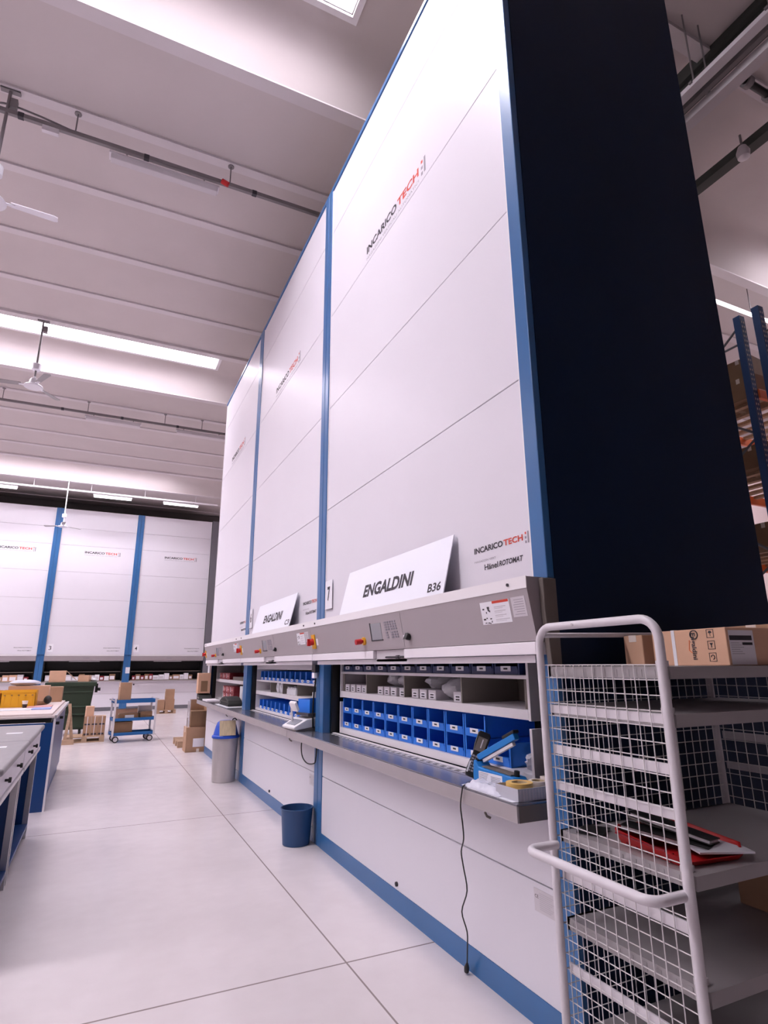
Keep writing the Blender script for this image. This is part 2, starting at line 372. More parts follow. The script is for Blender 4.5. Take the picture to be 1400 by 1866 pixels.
# ------------------------------------------------------------------ the row of three tall storage machines on the right
XF = 1.92
def carrier(t, y0, levels, wide):
    """inner rotating carriers seen through the hatch"""
    a, b = y0+0.36, y0+3.11
    return a, b
def machine(y0, y1, label, last_near, end=False):
    t = thing('storage_machine', label, 'storage machine', (XF, y0, 0), 'tall cream storage machines in the right row')
    a, b = y0+0.11, (y1-0.006 if end else y1-0.11)
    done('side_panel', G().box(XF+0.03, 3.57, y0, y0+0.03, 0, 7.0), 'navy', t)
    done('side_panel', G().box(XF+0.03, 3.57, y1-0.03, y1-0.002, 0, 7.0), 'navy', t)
    done('back_panel', G().box(3.54, 3.57, y0+0.03, y1-0.03, 0, 7.0), 'inside', t)
    done('roof_panel', G().box(XF+0.03, 3.54, y0+0.03, y1-0.03, 6.97, 7.0), 'inside', t)
    zs = [1.95, 3.06, 4.165, 5.265, 6.345, 6.945]
    for i in range(5):
        done('front_panel', G().box(XF, XF+0.03, a, b, zs[i]+0.003, zs[i+1]-0.003), 'cream', t, 0.003)
    done('top_rail', G().box(XF-0.012, XF+0.03, y0, y1-0.002, 6.95, 7.0), 'blue', t, 0.004)
    for ya, yb in (((y0, a),) if end else ((y0, a), (b, y1-0.002))):
        p = done('pilaster', G().box(XF-0.015, XF+0.03, ya+0.003, yb-0.004, 1.95, 6.95), 'blue', t, 0.005)
        q = done('pilaster', G().box(XF-0.005, XF+0.07, ya+0.003, yb-0.004, 0.0, 1.60), 'blue', t, 0.004)
    # bright edge strips where panels meet the pilasters
    for ya in (a, b-0.012): done('edge_strip', G().box(XF-0.006, XF-0.0005, ya, ya+0.012, 1.958, 6.945), 'creamedge', t)
    done('lower_panel', G().box(XF, XF+0.03, a, b, 0.585, 0.875), 'cream', t, 0.003)
    done('lower_panel', G().box(XF, XF+0.03, a, b, 0.12, 0.579), 'cream', t, 0.003)
    done('kickboard', G().box(XF-0.004, XF+0.03, a, b, 0.0, 0.12), 'blue', t)
    # control console
    prof = [(XF-0.001, 1.957), (1.80, 1.957), (1.80, 1.90), (1.842, 1.655), (XF-0.001, 1.655)]
    e0 = y0+0.03 if last_near else y0
    done('console', G().prism(prof, 'y', e0+0.002, y1-0.002), 'grey', t)
    done('console_lip', G().box(1.796, 1.7999, e0, y1-0.002, 1.902, 1.960), 'creamedge', t)
    if last_near:
        done('console_end_cap', G().prism([(XF+0.03, 1.95), (XF-0.05, 1.95), (XF-0.05, 1.80), (XF-0.028, 1.50), (XF+0.03, 1.50)], 'y', y0-0.004, y0+0.028), 'greydark', t, 0.004)
    def xs(z): return 1.80 + (1.90-z)*0.1714    # console face
    T_ = lambda z0, z1, ya, yb, th: [(xs(z0)-th, z0), (xs(z1)-th, z1), (xs(z1)-0.0003, z1), (xs(z0)-0.0003, z0)]
    def plate(z0, z1, ya, yb, th=0.002, g=None): return (g or G()).prism(T_(z0, z1, ya, yb, th), 'y', ya, yb)
    done('control_plate', plate(1.665, 1.895, y0+1.375, y0+1.89, 0.002), 'grey', t)
    done('screen', plate(1.727, 1.845, y0+1.70, y0+1.875, 0.004), 'screen', t)
    done('screen_frame', plate(1.72, 1.852, y0+1.875, y0+1.89, 0.006, plate(1.72, 1.728, y0+1.69, y0+1.89, 0.0055)), 'print', t)
    kb = G()
    for r in range(7):
        for c in range(5):
            if r >= 4 and c == 1: continue
            z = 1.836-r*0.0165-(0.006 if r >= 4 else 0); yy = y0+1.645-c*0.0385-(r*0.004)
            plate(z, z+0.011, yy-0.030, yy, 0.005, kb)
    done('keypad', kb, 'greyprint', t)
    zz = 1.728; ye = y0+2.03
    done('emergency_stop', G().cyl((xs(zz)-0.03, ye, zz-0.004), (xs(zz)-0.075, ye, zz-0.010), 0.021, 16).cyl((xs(zz)-0.016, ye, zz-0.002), (xs(zz)-0.031, ye, zz-0.004), 0.012, 12), 'red', t)
    done('emergency_stop_collar', G().cyl((xs(zz), ye, zz), (xs(zz)-0.014, ye, zz-0.002), 0.030, 18), 'yellow', t)
    done('key_switch', G().cyl((xs(zz), y0+1.29, zz), (xs(zz)-0.02, y0+1.29, zz), 0.022, 14).prism([(xs(zz)-0.04, zz-0.016), (xs(zz)-0.02, zz+0.026), (xs(zz)-0.012, zz-0.016)], 'y', y0+1.27, y0+1.31), 'black', t)
    done('key_tag', plate(1.715, 1.742, y0+1.345, y0+1.365, 0.006), 'white', t)
    ys_ = y1-0.085
    done('main_switch_plate', plate(1.70, 1.83, ys_-0.045, ys_+0.045, 0.012), 'yellow', t, 0.003)
    done('main_switch_knob', G().cyl((xs(1.765)-0.01, ys_, 1.765), (xs(1.765)-0.045, ys_, 1.758), 0.03, 18).box(xs(1.765)-0.07, xs(1.765)-0.04, ys_-0.010, ys_+0.010, 1.725, 1.79), 'red', t)
    done('switch_note', plate(1.73, 1.79, ys_-0.115, ys_-0.065, 0.003), 'label', t)
    n1 = done('instruction_sticker', plate(1.752, 1.866, y0+0.185, y0+0.435, 0.0015), 'white', t)
    gg = plate(1.853, 1.8655, y0+0.19, y0+0.325, 0.0025)
    done('warning_strip', gg, 'redprint', n1)
    gg = G()
    rnd = random.Random(5)
    for r in range(4):
        z = 1.833-r*0.021; plate(z, z+0.003, y0+0.20+rnd.random()*0.03, y0+0.315, 0.0025, gg); plate(z-0.007, z-0.005, y0+0.205+rnd.random()*0.05, y0+0.315, 0.0025, gg)
    done('sticker_print', gg, 'midprint', n1)
    gg = G()
    for ci in range(2):
        for q in range(7):
            z = 1.835-ci*0.055-rnd.random()*0.03; yy = y0+0.345+rnd.random()*0.06
            plate(z, z+0.004+rnd.random()*0.006, yy, yy+0.005+rnd.random()*0.015, 0.0025, gg)
    done('sticker_drawing', gg, 'print', n1)
    n2 = done('text_sticker', plate(1.772, 1.868, y0+0.062, y0+0.168, 0.0015), 'lightgrey', t)
    gg = G()
    for r in range(7): z = 1.853-r*0.0115; plate(z, z+0.0022, y0+0.075, y0+0.155-rnd.random()*0.02, 0.0025, gg)
    done('sticker_print', gg, 'greyprint', n2)
    done('lip_screw', G().cyl((1.797, y0+0.17, 1.93), (1.789, y0+0.17, 1.93), 0.008, 10).cyl((1.797, y1-0.17, 1.93), (1.789, y1-0.17, 1.93), 0.008, 10), 'print', t)
    # white light covers under the console, with the drive gap between them
    done('light_cover', G().box(1.835, XF+0.02, e0+0.01, y0+1.385, 1.593, 1.652), 'whitecover', t, 0.004)
    done('light_cover', G().box(1.835, XF+0.02, y0+1.885, y1-0.004, 1.593, 1.652), 'whitecover', t, 0.004)
    done('cover_bracket', G().box(1.862, XF+0.02, y0+1.39, y0+1.88, 1.572, 1.652), 'lightgrey', t)
    done('cover_latch', G().cyl((1.852, y0+1.41, 1.602), (1.852, y0+1.70, 1.602), 0.007, 8).cyl((1.852, y0+1.49, 1.602), (1.852, y0+1.53, 1.602), 0.012, 10), 'print', t)
    done('hatch_rail', G().box(1.862, XF+0.07, a-0.03, b+0.03, 1.555, 1.59), 'lightgrey', t)
    done('hatch_sill', G().box(XF-0.004, 2.03, a+0.002, b-0.002, 0.94, 0.950), 'steel', t)
    done('sill_label_strip', G().box(1.952, 1.978, a+0.25, b-0.1, 0.9502, 0.9512), 'slotted', t)
    done('sill_rail', G().box(1.996, 2.026, a+0.04, b-0.04, 0.9502, 0.954), 'shelf', t)
    # interior: jambs, carriers, dividers
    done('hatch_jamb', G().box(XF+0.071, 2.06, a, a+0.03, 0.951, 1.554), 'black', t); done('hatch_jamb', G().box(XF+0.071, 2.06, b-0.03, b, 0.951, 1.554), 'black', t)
    ca, cb = y0+0.375, y0+3.11
    def rack(name, z0, zt, lev, m='shelf'):
        g = G()
        g.box(2.05, 2.50, ca, ca+0.02, z0, zt).box(2.05, 2.50, cb-0.02, cb, z0, zt)
        for z, h in lev: g.box(2.05, 2.50, ca+0.02, cb-0.02, z-h, z)
        done(name, g, m, t, 0.002)
        done('carrier_back', G().box(2.50, 2.515, ca, cb, z0, zt), 'inside', t)
    return t, a, b, ca, cb, rack

T7 = machine(2.18, 5.48, 'nearest tall cream storage machine with a dark navy side, behind the mesh trolley', True)
T6 = machine(5.48, 8.72, 'middle tall cream storage machine of the right row with blue bins on two shelves', False)
T5 = machine(8.72, 11.86, 'farthest tall cream storage machine of the right row with red boxes in its hatch', False, True)
def fix_widths(T, y0, y1):
    t, a, b, ca, cb, rack = T
    return ca, min(cb, y1-0.19)
# carriers
T7[5]('carrier', 0.953, 1.225, [(1.004, 0.05)])
T7[5]('carrier', 1.262, 1.66, [(1.318, 0.052), (1.492, 0.02)])
T6[5]('carrier', 0.953, 1.155, [(0.985, 0.032)])
T6[5]('carrier', 1.16, 1.60, [(1.215, 0.05), (1.36, 0.022), (1.60, 0.10)])
T5[5]('carrier', 0.953, 1.255, [(0.985, 0.032)])
T5[5]('carrier', 1.26, 1.60, [(1.315, 0.05)])
for y in (3.225, 4.005, 4.70):
    done('divider', G().box(2.06, 2.49, y-0.006, y+0.006, 1.318, 1.472), 'inside', T7[0])
done('divider', G().box(2.07, 2.075, 2.575, 2.62, 1.318, 1.472).box(2.07, 2.075, 5.22, 5.265, 1.318, 1.472), 'greydark', T7[0])
for y in (6.65, 7.25, 7.82): done('divider', G().box(2.06, 2.49, y-0.006, y+0.006, 1.215, 1.338), 'inside', T6[0])

# lettering and marks on the machine fronts
def logo(t, yl, z, L, cap, sub=True, basis=BASIS_X, P=None, sx=0):
    if P is None: P = lambda u, zz: (XF-0.0002, yl-u, zz)
    text('logo_lettering', [('INCARICO', P(0, z), 0.615*L, cap, 0.032, 0)], 'print', t, basis)
    text('logo_lettering_red', [('TECH', P(0.632*L, z), 0.368*L, cap, 0.028, 0)], 'redprint', t, basis)
    R, U, N = basis
    def bx(g, u0, u1, z0, z1):
        ps = [Vector(P(u, zz)) + N*0.0012 for u, zz in ((u0, z0), (u1, z0), (u1, z1), (u0, z1))]
        g.add(ps, [(0, 1, 2, 3)])
    g = G(); bx(g, 1.085*L, 1.11*L, z-0.55*cap, z+1.25*cap); bx(g, 1.04*L, 1.065*L, z-0.55*cap, z-0.15*cap); done('logo_bracket', g, 'greyprint', t)
    g = G(); bx(g, 1.04*L, 1.065*L, z+0.85*cap, z+1.2*cap); done('logo_bracket_tip', g, 'redprint', t)
    g = G(); bx(g, 1.04*L, 1.065*L, z+0.15*cap, z+0.5*cap); done('logo_bracket_dot', g, 'greyprint', t)
    if sub:
        text('logo_subtitle', [('MAGAZZINI VERTICALI AUTOMATICI', P(0, z-0.80*cap), 1.0*L, 0.34*cap, -0.004, 0)], 'greyprint', t, basis)
for T, yo in ((T7[0], 0.0), (T6[0], 3.27), (T5[0], 6.48)):
    logo(T, 4.388+yo, 5.362, 1.037, 0.082)
    logo(T, 2.808+yo, 2.170, 0.446, 0.034, sub=False)
    text('lettering', [('MAGAZZIN VERT', (XF-0.0002, 2.808+yo, 2.116), 0.205, 0.011, -0.002, 0)], 'greyprint', T)
    text('lettering', [('H\u00e4nel', (XF-0.0002, 2.713+yo, 2.064), 0.128, 0.033, 0.02, 0.0), ('ROTOMAT', (XF-0.0002, 2.575+yo, 2.066), 0.205, 0.030, 0.03, 0.2)], 'print', T)
    pl = done('type_plate', G().box(XF-0.002, XF-0.0003, 2.30+yo, 2.452+yo, 0.462, 0.556), 'lightgrey', T)
    text('plate_lettering', [('CE', (XF-0.002, 2.445+yo, 0.518), 0.025, 0.014, 0.0, 0)], 'print', pl)
    done('plate_print', lines_x(XF-0.0021, 2.415+yo, 2.31+yo, [(0.54-0.008*i, 0, 0.9-0.1*(i % 3)) for i in range(9)], 0.0025), 'midprint', pl)
    done('lock', G().cyl((XF, 3.872+yo, 0.157), (XF-0.012, 3.872+yo, 0.157), 0.014, 14), 'print', T)
    done('hook', G().tube([(1.735, 2.55+yo, 0.868), (1.745, 2.55+yo, 0.850), (1.76, 2.54+yo, 0.842)], 0.006, 8), 'greydark', T)

# worktops
def worktop(y0, y1, label):
    t = thing('worktop', label, 'worktop', (1.73, y0, 0.87))
    done('top', G().box(1.73, 1.914, y0, y1, 0.940, 0.950), 'steel', t, 0.003)
    done('fascia', G().box(1.73, 1.742, y0, y1, 0.872, 0.940), 'steelfront', t, 0.002)
    done('end_plate', G().prism([(1.742, 0.940), (1.742, 0.872), (1.914, 0.872), (1.914, 0.940)], 'y', y0, y0+0.004), 'greydark', t)
    return t
worktop(2.295, 5.895, 'near stainless steel worktop with sealer and paper tray on its end')
worktop(5.90, 11.90, 'far stainless steel worktop running under the middle and last machine hatches')

# leaning boards and number cards
def board(yl, yr, label, txt, code, tw, zt=2.325):
    t = thing('name_board', label, 'sign', (1.80, (yl+yr)/2, 1.958), 'white boards leaning above the consoles')
    # leans from the console lip back to the machine face
    x0, z0, x1, z1 = 1.803, 1.960, 1.895, zt
    d = Vector((x1-x0, 0, z1-z0)).normalized(); n = Vector((-d.z, 0, d.x))
    h = math.hypot(x1-x0, z1-z0)
    pts = [(x0, z0), (x1, z1), (x1-n.x*0.006, z1-n.z*0.006), (x0-n.x*0.006, z0-n.z*0.006)]
    done('panel', G().prism(pts, 'y', yr, yl), 'board_white', t)
    B = (Vector((0, -1, 0)), d, n)
    P = lambda y, s: Vector((x0, y, z0)) + d*s
    text('lettering', [(txt, P(yl-tw[0], 0.105), tw[1], 0.105, 0.038, 0)], 'print', t, B)
    text('lettering', [(code, P(yr+0.20, 0.024), 0.16, 0.058, 0.022, 0)], 'print', t, B)
    return t
board(4.69, 2.985, 'large white lettered board with code B36 leaning on the nearest console', 'ENGALDINI', 'B36', (0.44, 0.82))
board(7.93, 6.21, 'white lettered board without B36 leaning on the middle machine console', 'ENGALDINI', 'C3', (0.47, 0.84))
def card(yl, yr, z0, z1, s, label):
    t = thing('number_card', label, 'sign', (1.905, (yl+yr)/2, z0), 'number cards on the machine fronts')
    done('card', G().box(1.906, 1.910, yr, yl, z0, z1), 'white', t)
    text('lettering', [(s, (1.9057, yl-0.055, z0+0.075), 0.07, 0.135, 0.03, 0)], 'print', t)
    done('card_clip', G().box(1.904, 1.918, yr+0.01, yl-0.01, z0-0.006, z0), 'greyprint', t)
card(5.335, 5.16, 2.065, 2.335, '7', 'white number card 7 beside the blue pilaster of the nearest machine')
card(8.585, 8.42, 2.07, 2.34, '6', 'white number card at the left edge of the middle machine')

# ------------------------------------------------------------------ bins and boxes in the hatches
def make_bin(name, W, D, H, lip, m, label):
    t = thing(name, label, 'bin')
    g = G(); th = 0.005
    g.box(0, D, -W/2, W/2, 0, th)
    for s in (-1, 1):
        y = s*(W/2-th/2)
        g.prism([(0, 0), (D, 0), (D, H), (0.008, H), (0.0, lip)], 'y', y-th/2, y+th/2)
        g.box(-0.002, 0.012, s*W/2-(0.012 if s > 0 else 0), s*W/2+(0.012 if s < 0 else 0), 0.0, H)
    g.box(D-th, D, -W/2+th, W/2-th, th, H)
    done('body', g, m, t)
    g = G().box(-0.004, 0.010, -W/2+0.012, W/2-0.012, 0.004, lip)
    g.box(-0.008, 0.010, -W/2+0.012, W/2-0.012, lip-0.010, lip)
    done('front_lip', g, m, t)
    done('label', G().box(-0.0092, -0.008, -W*0.2, W*0.2, lip-0.026, lip+0.002), 'white', t)
    done('label_print', G().box(-0.0098, -0.0092, -W*0.08, W*0.08, lip-0.017, lip-0.007), 'print', t)
    return t
PROTO = []
b0 = make_bin('picking_bin', 0.218, 0.36, 0.124, 0.047, 'bin', 'x'); PROTO.append(b0); used = False
def place(proto, loc, label, group, rz=None):
    if not proto.get('placed'):
        proto['placed'] = 1; proto.location = loc; proto['label'] = label; proto['group'] = group
        if rz is not None: proto.rotation_euler = (0, 0, rz)
        return proto
    return dup(proto, loc, rz, label, group)
ys7 = [5.165-0.2275*i for i in range(11)]
for i, y in enumerate(ys7):
    place(b0, (2.058+0.02, y, 1.0045), '%s blue bin from the left in the lowest row, nearest machine' % ORD[i], 'bottom row of blue bins, nearest machine')
for i, y in enumerate(ys7[:10]):
    place(b0, (2.078, y, 1.1295), '%s blue bin from the left in the row stacked on the lowest, nearest machine' % ORD[i], 'stacked row of blue bins, nearest machine')
b1 = make_bin('picking_bin', 0.228, 0.36, 0.12, 0.045, 'binshade', 'x')
ys = [5.15-0.238*i for i in range(11)]
for i, y in enumerate(ys):
    place(b1, (2.075, y, 1.4925), '%s shaded dark blue bin from the left on the top shelf, nearest machine' % ORD[i], 'shaded blue bins under the console, nearest machine')
b2 = make_bin('picking_bin', 0.19, 0.36, 0.115, 0.032, 'bin', 'x')
for i in range(12):
    place(b2, (2.07, 8.42-0.2035*i-0.11, 1.3605), '%s blue bin from the left on the upper shelf, middle machine' % ORD[i], 'upper blue bins, middle machine')
for i in range(12):
    place(b2, (2.07, 8.42-0.2035*i-0.11, 0.9855), '%s blue bin from the left on the lower shelf, middle machine' % ORD[i], 'lower blue bins, middle machine')
# white label boxes on the middle shelf of the nearest machine
def make_card_box(W, D, H, label):
    t = thing('label_box', label, 'box')
    done('box', G().box(0, D, -W/2, W/2, 0, H), 'lightgrey', t, 0.002)
    done('label', G().box(-0.001, -0.0001, -W*0.36, W*0.36, 0.006, H*0.72), 'white', t)
    g = G()
    for z in (0.18, 0.45): g.box(-0.0016, -0.001, -W*0.22, W*0.22, H*z, H*z+H*0.14)
    done('label_print', g, 'print', t)
    return t
cb_ = make_card_box(0.10, 0.30, 0.062, 'x')
grp = [('leftmost', [5.16, 5.03, 4.90, 4.78]), ('second', [4.45, 4.33, 4.21, 4.06]), ('third', [3.86, 3.74, 3.615])]
i = 0
for nm, l in grp:
    for j, y in enumerate(l):
        place(cb_, (2.072, y, 1.319), '%s small white labelled box in the %s compartment, nearest machine shelf' % (ORD[j], nm), 'white labelled boxes on the middle shelf')
place(cb_, (2.072, 3.29, 1.319), 'lone white box right of the grey plastic bag on the middle shelf', 'white labelled boxes on the middle shelf')
def bag(name, c, r, seed, label, m='bag', jit=0.16):
    g = G().blob(c, r, 16, 10, jit, seed, squash=-r[2]*0.98)
    return tag(done(name, g, m, origin=(c[0], c[1], c[2]-r[2])), label, 'bag')
bag('plastic_bag', (2.20, 4.36, 1.439), (0.10, 0.10, 0.055), 3, 'crumpled clear plastic bag on the second group of white boxes')
bag('plastic_bag', (2.20, 4.15, 1.439), (0.10, 0.11, 0.055), 4, 'clear plastic bag drooping beside the last box of second compartment')
bag('plastic_bag', (2.22, 3.73, 1.434), (0.11, 0.10, 0.05), 5, 'flat clear bag lying on the third group of white boxes')
bag('grey_bag', (2.22, 3.48, 1.390), (0.13, 0.11, 0.071), 6, 'bulging grey plastic bag on the middle shelf beside the lone white box', jit=0.08)
bag('plastic_bag', (2.13, 2.63, 1.055), (0.06, 0.04, 0.05), 9, 'small knotted clear bag by the right end of the bottom bin row', 'whitebag', 0.2)
# middle machine, middle shelf: cartons, tubes
tag(done('carton', G().box(2.20, 2.44, 7.30, 7.75, 1.2155, 1.31), 'cartond', origin=(2.3, 7.5, 1.2155)), 'brown carton at the back of the middle machine shelf', 'box')
g = thing('tape_roll', 'x', 'roll'); done('roll', G().tube([(0, 0.045*math.cos(a*PI/8), 0.045+0.045*math.sin(a*PI/8)) for a in range(16)], 0.018, 8, closed=True), 'white', g)
g['placed'] = 1; g.location = (2.10, 7.58, 1.234); g['label'] = 'left white roll before the brown carton, middle machine'; g['group'] = 'white rolls on the middle shelf'
dup(g, (2.10, 7.42, 1.234), None, 'right white roll before the brown carton, middle machine', 'white rolls on the middle shelf')
tube0 = thing('white_bottle', 'x', 'bottle'); done('body', G().lathe([(0.022, 0), (0.022, 0.06), (0.012, 0.068), (0.012, 0.078)], n=14), 'white', tube0)
done('cap', G().lathe([(0.013, 0.0785), (0.013, 0.09)], n=12), 'greyprint', tube0)
k = 0
for r in range(2):
    for c_ in range(6):
        y = 7.13-0.062*c_
        place(tube0, (2.10+0.08*r, y, 1.2155), '%s white bottle from the left in the %s row, middle machine shelf' % (ORD[c_], ('front', 'rear')[r]), 'white bottles on the middle shelf')
tag(done('white_carton', G().box(2.07, 2.2, 6.09+0.0, 6.15, 1.2155, 1.275), 'white', origin=(2.1, 6.1, 1.2155)), 'small white carton at right end of the middle machine shelf', 'box')
# farthest machine: red boxes
rb = thing('red_box', 'x', 'box')
done('box', G().box(0, 0.3, -0.155, 0.155, 0, 0.11), 'darkred', rb, 0.002)
done('emblem', G().tube([(-0.001, 0.06*math.cos(q*PI/8), 0.055+0.032*math.sin(q*PI/8)) for q in range(16)], 0.003, 5, closed=True).box(-0.002, 0, -0.04, 0.04, 0.045, 0.062), 'pink', rb)
done('edge_label', G().box(-0.001, -0.0002, 0.115, 0.150, 0.02, 0.10), 'white', rb)
n = 0
for r in range(2):
    for c_ in range(3):
        place(rb, (2.07, 11.02-0.325*c_, 0.9855+0.111*r), '%s red carton from the left, %s layer, in the farthest hatch' % (ORD[c_], ('bottom', 'top')[r]), 'red cartons on the lower shelf, farthest machine')
for c_ in range(3):
    place(rb, (2.09, 11.55-0.33*c_, 1.3155), '%s red carton from the left on the upper shelf, farthest machine' % ORD[c_], 'red cartons on the upper shelf, farthest machine')
tag(done('dark_tray', G().box(2.1, 2.4, 9.5, 10.5, 1.3155, 1.37), 'greydark', origin=(2.2, 10, 1.3155)), 'flat grey tray on the upper shelf of the farthest machine', 'tray')
wb = thing('white_binder', 'x', 'binder'); done('binder', G().box(0, 0.28, -0.035, 0.035, 0, 0.25), 'white', wb, 0.003); done('spine_label', G().box(-0.001, -0.0002, -0.02, 0.02, 0.05, 0.16), 'label', wb)
for c_ in range(4): place(wb, (2.07, 9.72-0.085*c_, 0.9855), '%s white upright binder from the left in the farthest hatch' % ORD[c_], 'white binders beside the red cartons')

# ------------------------------------------------------------------ mesh trolley on the right
TX0, TX1, TY0, TY1 = 1.75, 2.83, 1.462, 2.09
def arc(c, r, a0, a1, n, f):
    return [f(c[0]+r*math.cos(a0+(a1-a0)*i/n), c[1]+r*math.sin(a0+(a1-a0)*i/n)) for i in range(n+1)]
tr = thing('mesh_trolley', 'white wire mesh trolley with shelves and a push handle in the foreground', 'trolley', (TX0, (TY0+TY1)/2, 0))
ZT = 1.705; R_ = 0.075
def hoop(x):
    f = lambda y, z: (x, y, z)
    return [(x, TY0, 0.12)] + [(x, TY0, ZT-R_)] + arc((TY0+R_, ZT-R_), R_, PI, PI/2, 8, f)[1:] + arc((TY1-R_, ZT-R_), R_, PI/2, 0, 8, f) + [(x, TY1, 0.12)]
for x in (TX0, TX1):
    fr = done('end_frame', G().tube(hoop(x), 0.0165, 14), 'trolley', tr)
    g = G()
    for i in range(12):
        y = TY0+0.032+0.0513*i
        g.cyl((x+0.012, y, 0.20), (x+0.012, y, 1.545), 0.0021, 6)
    nz = 27
    for i in range(nz):
        z = 0.20+1.345*i/(nz-1)
        g.cyl((x+0.016, TY0+0.012, z), (x+0.016, TY1-0.012, z), 0.0021, 6)
    done('wire_mesh', g, 'wire', tr)
    g = G()
    for z, h in ((1.382, 0.034), (1.222, 0.036), (1.082, 0.034), (0.756, 0.036), (0.43, 0.036)):
        g.box(x+0.020, x+0.030, TY0+0.015, TY1-0.015, z-h, z)
    done('cross_bar', g, 'trolley', tr, 0.002)
    done('frame_screw', G().cyl((x-0.02, 1.86, ZT), (x-0.012, 1.86, ZT), 0.006, 10), 'chrome', tr)
# mesh on the long back side
g = G()
for i in range(20): g.cyl((TX0+0.05+0.052*i, TY1-0.012, 0.20), (TX0+0.05+0.052*i, TY1-0.012, 1.545), 0.0021, 6)
for i in range(27):
    z = 0.20+1.345*i/26; g.cyl((TX0+0.015, TY1-0.008, z), (TX1-0.015, TY1-0.008, z), 0.0021, 6)
done('wire_mesh', g, 'wire', tr)
done('back_rail', G().cyl((TX0+0.01, TY1-0.02, 1.672), (TX1-0.01, TY1-0.02, 1.692), 0.011, 10), 'trolley', tr)
for z in (1.539, 1.382, 0.897, 0.585):
    g = G()
    g.box(TX0+0.032, TX1-0.012, TY0+0.004, TY1-0.022, z-0.008, z)
    for ya, yb in ((TY0-0.012, TY0+0.004), (TY1-0.035, TY1-0.022)): g.box(TX0+0.022, TX1-0.012, ya, yb, z-0.042, z)
    g.box(TX0+0.022, TX0+0.032, TY0+0.004, TY1-0.022, z-0.042, z)
    for i in range(10):
        y = TY0+0.05+0.058*i; g.box(TX0+0.0205, TX0+0.0222, y, y+0.02, z-0.036, z-0.01)
    s = done('shelf', g, 'trolleyshelf', tr, 0.0)
    done('shelf_clip', G().box(TX0+0.02, TX0+0.06, TY0+0.02, TY0+0.045, z+0.0, z+0.02), 'trolley', s, 0.002)
done('bottom_shelf', G().box(TX0+0.02, TX1-0.012, TY0-0.01, TY1-0.02, 0.18, 0.21), 'trolleyshelf', tr)
# push handle
hx = TX0-0.15; rr = 0.05; zz = 0.842; yh0, yh1 = TY0+0.012, TY1-0.015
f = lambda x, y: (x, y, zz)
pts = [(TX0+0.005, yh0, zz)] + arc((hx+rr, yh0+rr), rr, -PI/2, -PI, 8, f) + arc((hx+rr, yh1-rr), rr, PI, PI/2, 8, f) + [(TX0+0.005, yh1, zz)]
done('push_handle', G().tube(pts, 0.0165, 14), 'trolley', tr)
for x in (TX0+0.02, TX1-0.02):
    for y in (TY0+0.02, TY1-0.02):
        w_ = done('caster', G().cyl((x, y-0.016, 0.06), (x, y+0.016, 0.06), 0.06, 20), 'rubber', tr)
        done('caster_fork', G().box(x-0.02, x+0.02, y-0.022, y-0.018, 0.05, 0.15).box(x-0.02, x+0.02, y+0.018, y+0.022, 0.05, 0.15).box(x-0.025, x+0.025, y-0.022, y+0.022, 0.13, 0.16), 'chrome', w_)

# cartons on and in the trolley
def carton(name, loc, L, W, H, rz, label, m='carton', cat='box', group=None, tape=True, tapem='tape', open_=False):
    t = thing(name, label, cat, (0, 0, 0), group)
    g = G().box(-L/2, L/2, -W/2, W/2, 0, H)
    done('carton_body', g, m, t, min(0.004, H*0.04))
    if tape:
        done('tape', G().box(-L/2-0.0008, L/2+0.0008, -0.024, 0.024, H-H*0.22, H+0.0008), tapem, t)
        done('flap_seam', G().box(-L/2, L/2, -0.0265, -0.0245, H, H+0.0009), 'cartond', t)
    t.location = loc; t.rotation_euler = (0, 0, rz)
    return t
def rotT(loc, rz): return Matrix.Translation(loc) @ Matrix.Rotation(rz, 4, 'Z')
c1 = thing('carton', 'brown carton with black script lettering and handling marks on top of the trolley', 'box', (0, 0, 0))
L1, W1, H1 = 0.30, 0.385, 0.143
done('carton_body', G().box(0, L1, 0, W1, 0, H1), 'cartonl', c1, 0.003)
done('strap', G().box(-0.0012, 0.0, W1*0.66, W1*0.66+0.018, 0, H1).box(-0.0012, L1, W1*0.66, W1*0.66+0.018, H1, H1+0.0012), 'white', c1)
def onface(name, items, m, t, basis): return text(name, items, m, t, basis)
# the lettering runs downwards on the long side
BD = (Vector((0, 0, -1)), Vector((0, -1, 0)), Vector((-1, 0, 0)))
o_ = text('lettering', [('Engaldini', (-0.0003, 0.175, 0.128), 0.105, 0.030, 0.02, 0)], 'print', c1, BD)
g = G()
ringp = [(-0.0012, 0.152+0.019*math.cos(q*PI/10), 0.121+0.017*math.sin(q*PI/10)) for q in range(20)]
g.tube(ringp, 0.0022, 5, closed=True); done('lettering_ring', g, 'print', c1)
done('lettering_swash', G().tube([(-0.0008, 0.178, 0.10), (-0.0008, 0.184, 0.06), (-0.0008, 0.17, 0.05)], 0.0016, 5), 'orange', c1)
g = G()
for zc in (0.122, 0.078, 0.032):
    for (a, b, c_, d) in ((-.017, .017, -.0165, -.0145), (-.017, .017, .0145, .0165), (-.017, -.015, -.0165, .0165), (.015, .017, -.0165, .0165)):
        g.box(-0.0012, -0.0002, 0.072+a, 0.072+b, zc+c_, zc+d)
g.prism([(0.072-0.009, 0.124), (0.072+0.009, 0.124), (0.072+0.006, 0.131), (0.072, 0.133), (0.072-0.006, 0.131)], 'x', -0.0012, -0.0002); g.box(-0.0012, -0.0002, 0.0712, 0.0728, 0.112, 0.125)
g.prism([(0.072-0.008, 0.086), (0.072+0.008, 0.086), (0.0735, 0.076), (0.0735, 0.071), (0.077, 0.069), (0.067, 0.069), (0.0705, 0.071), (0.0705, 0.076)], 'x', -0.0012, -0.0002)
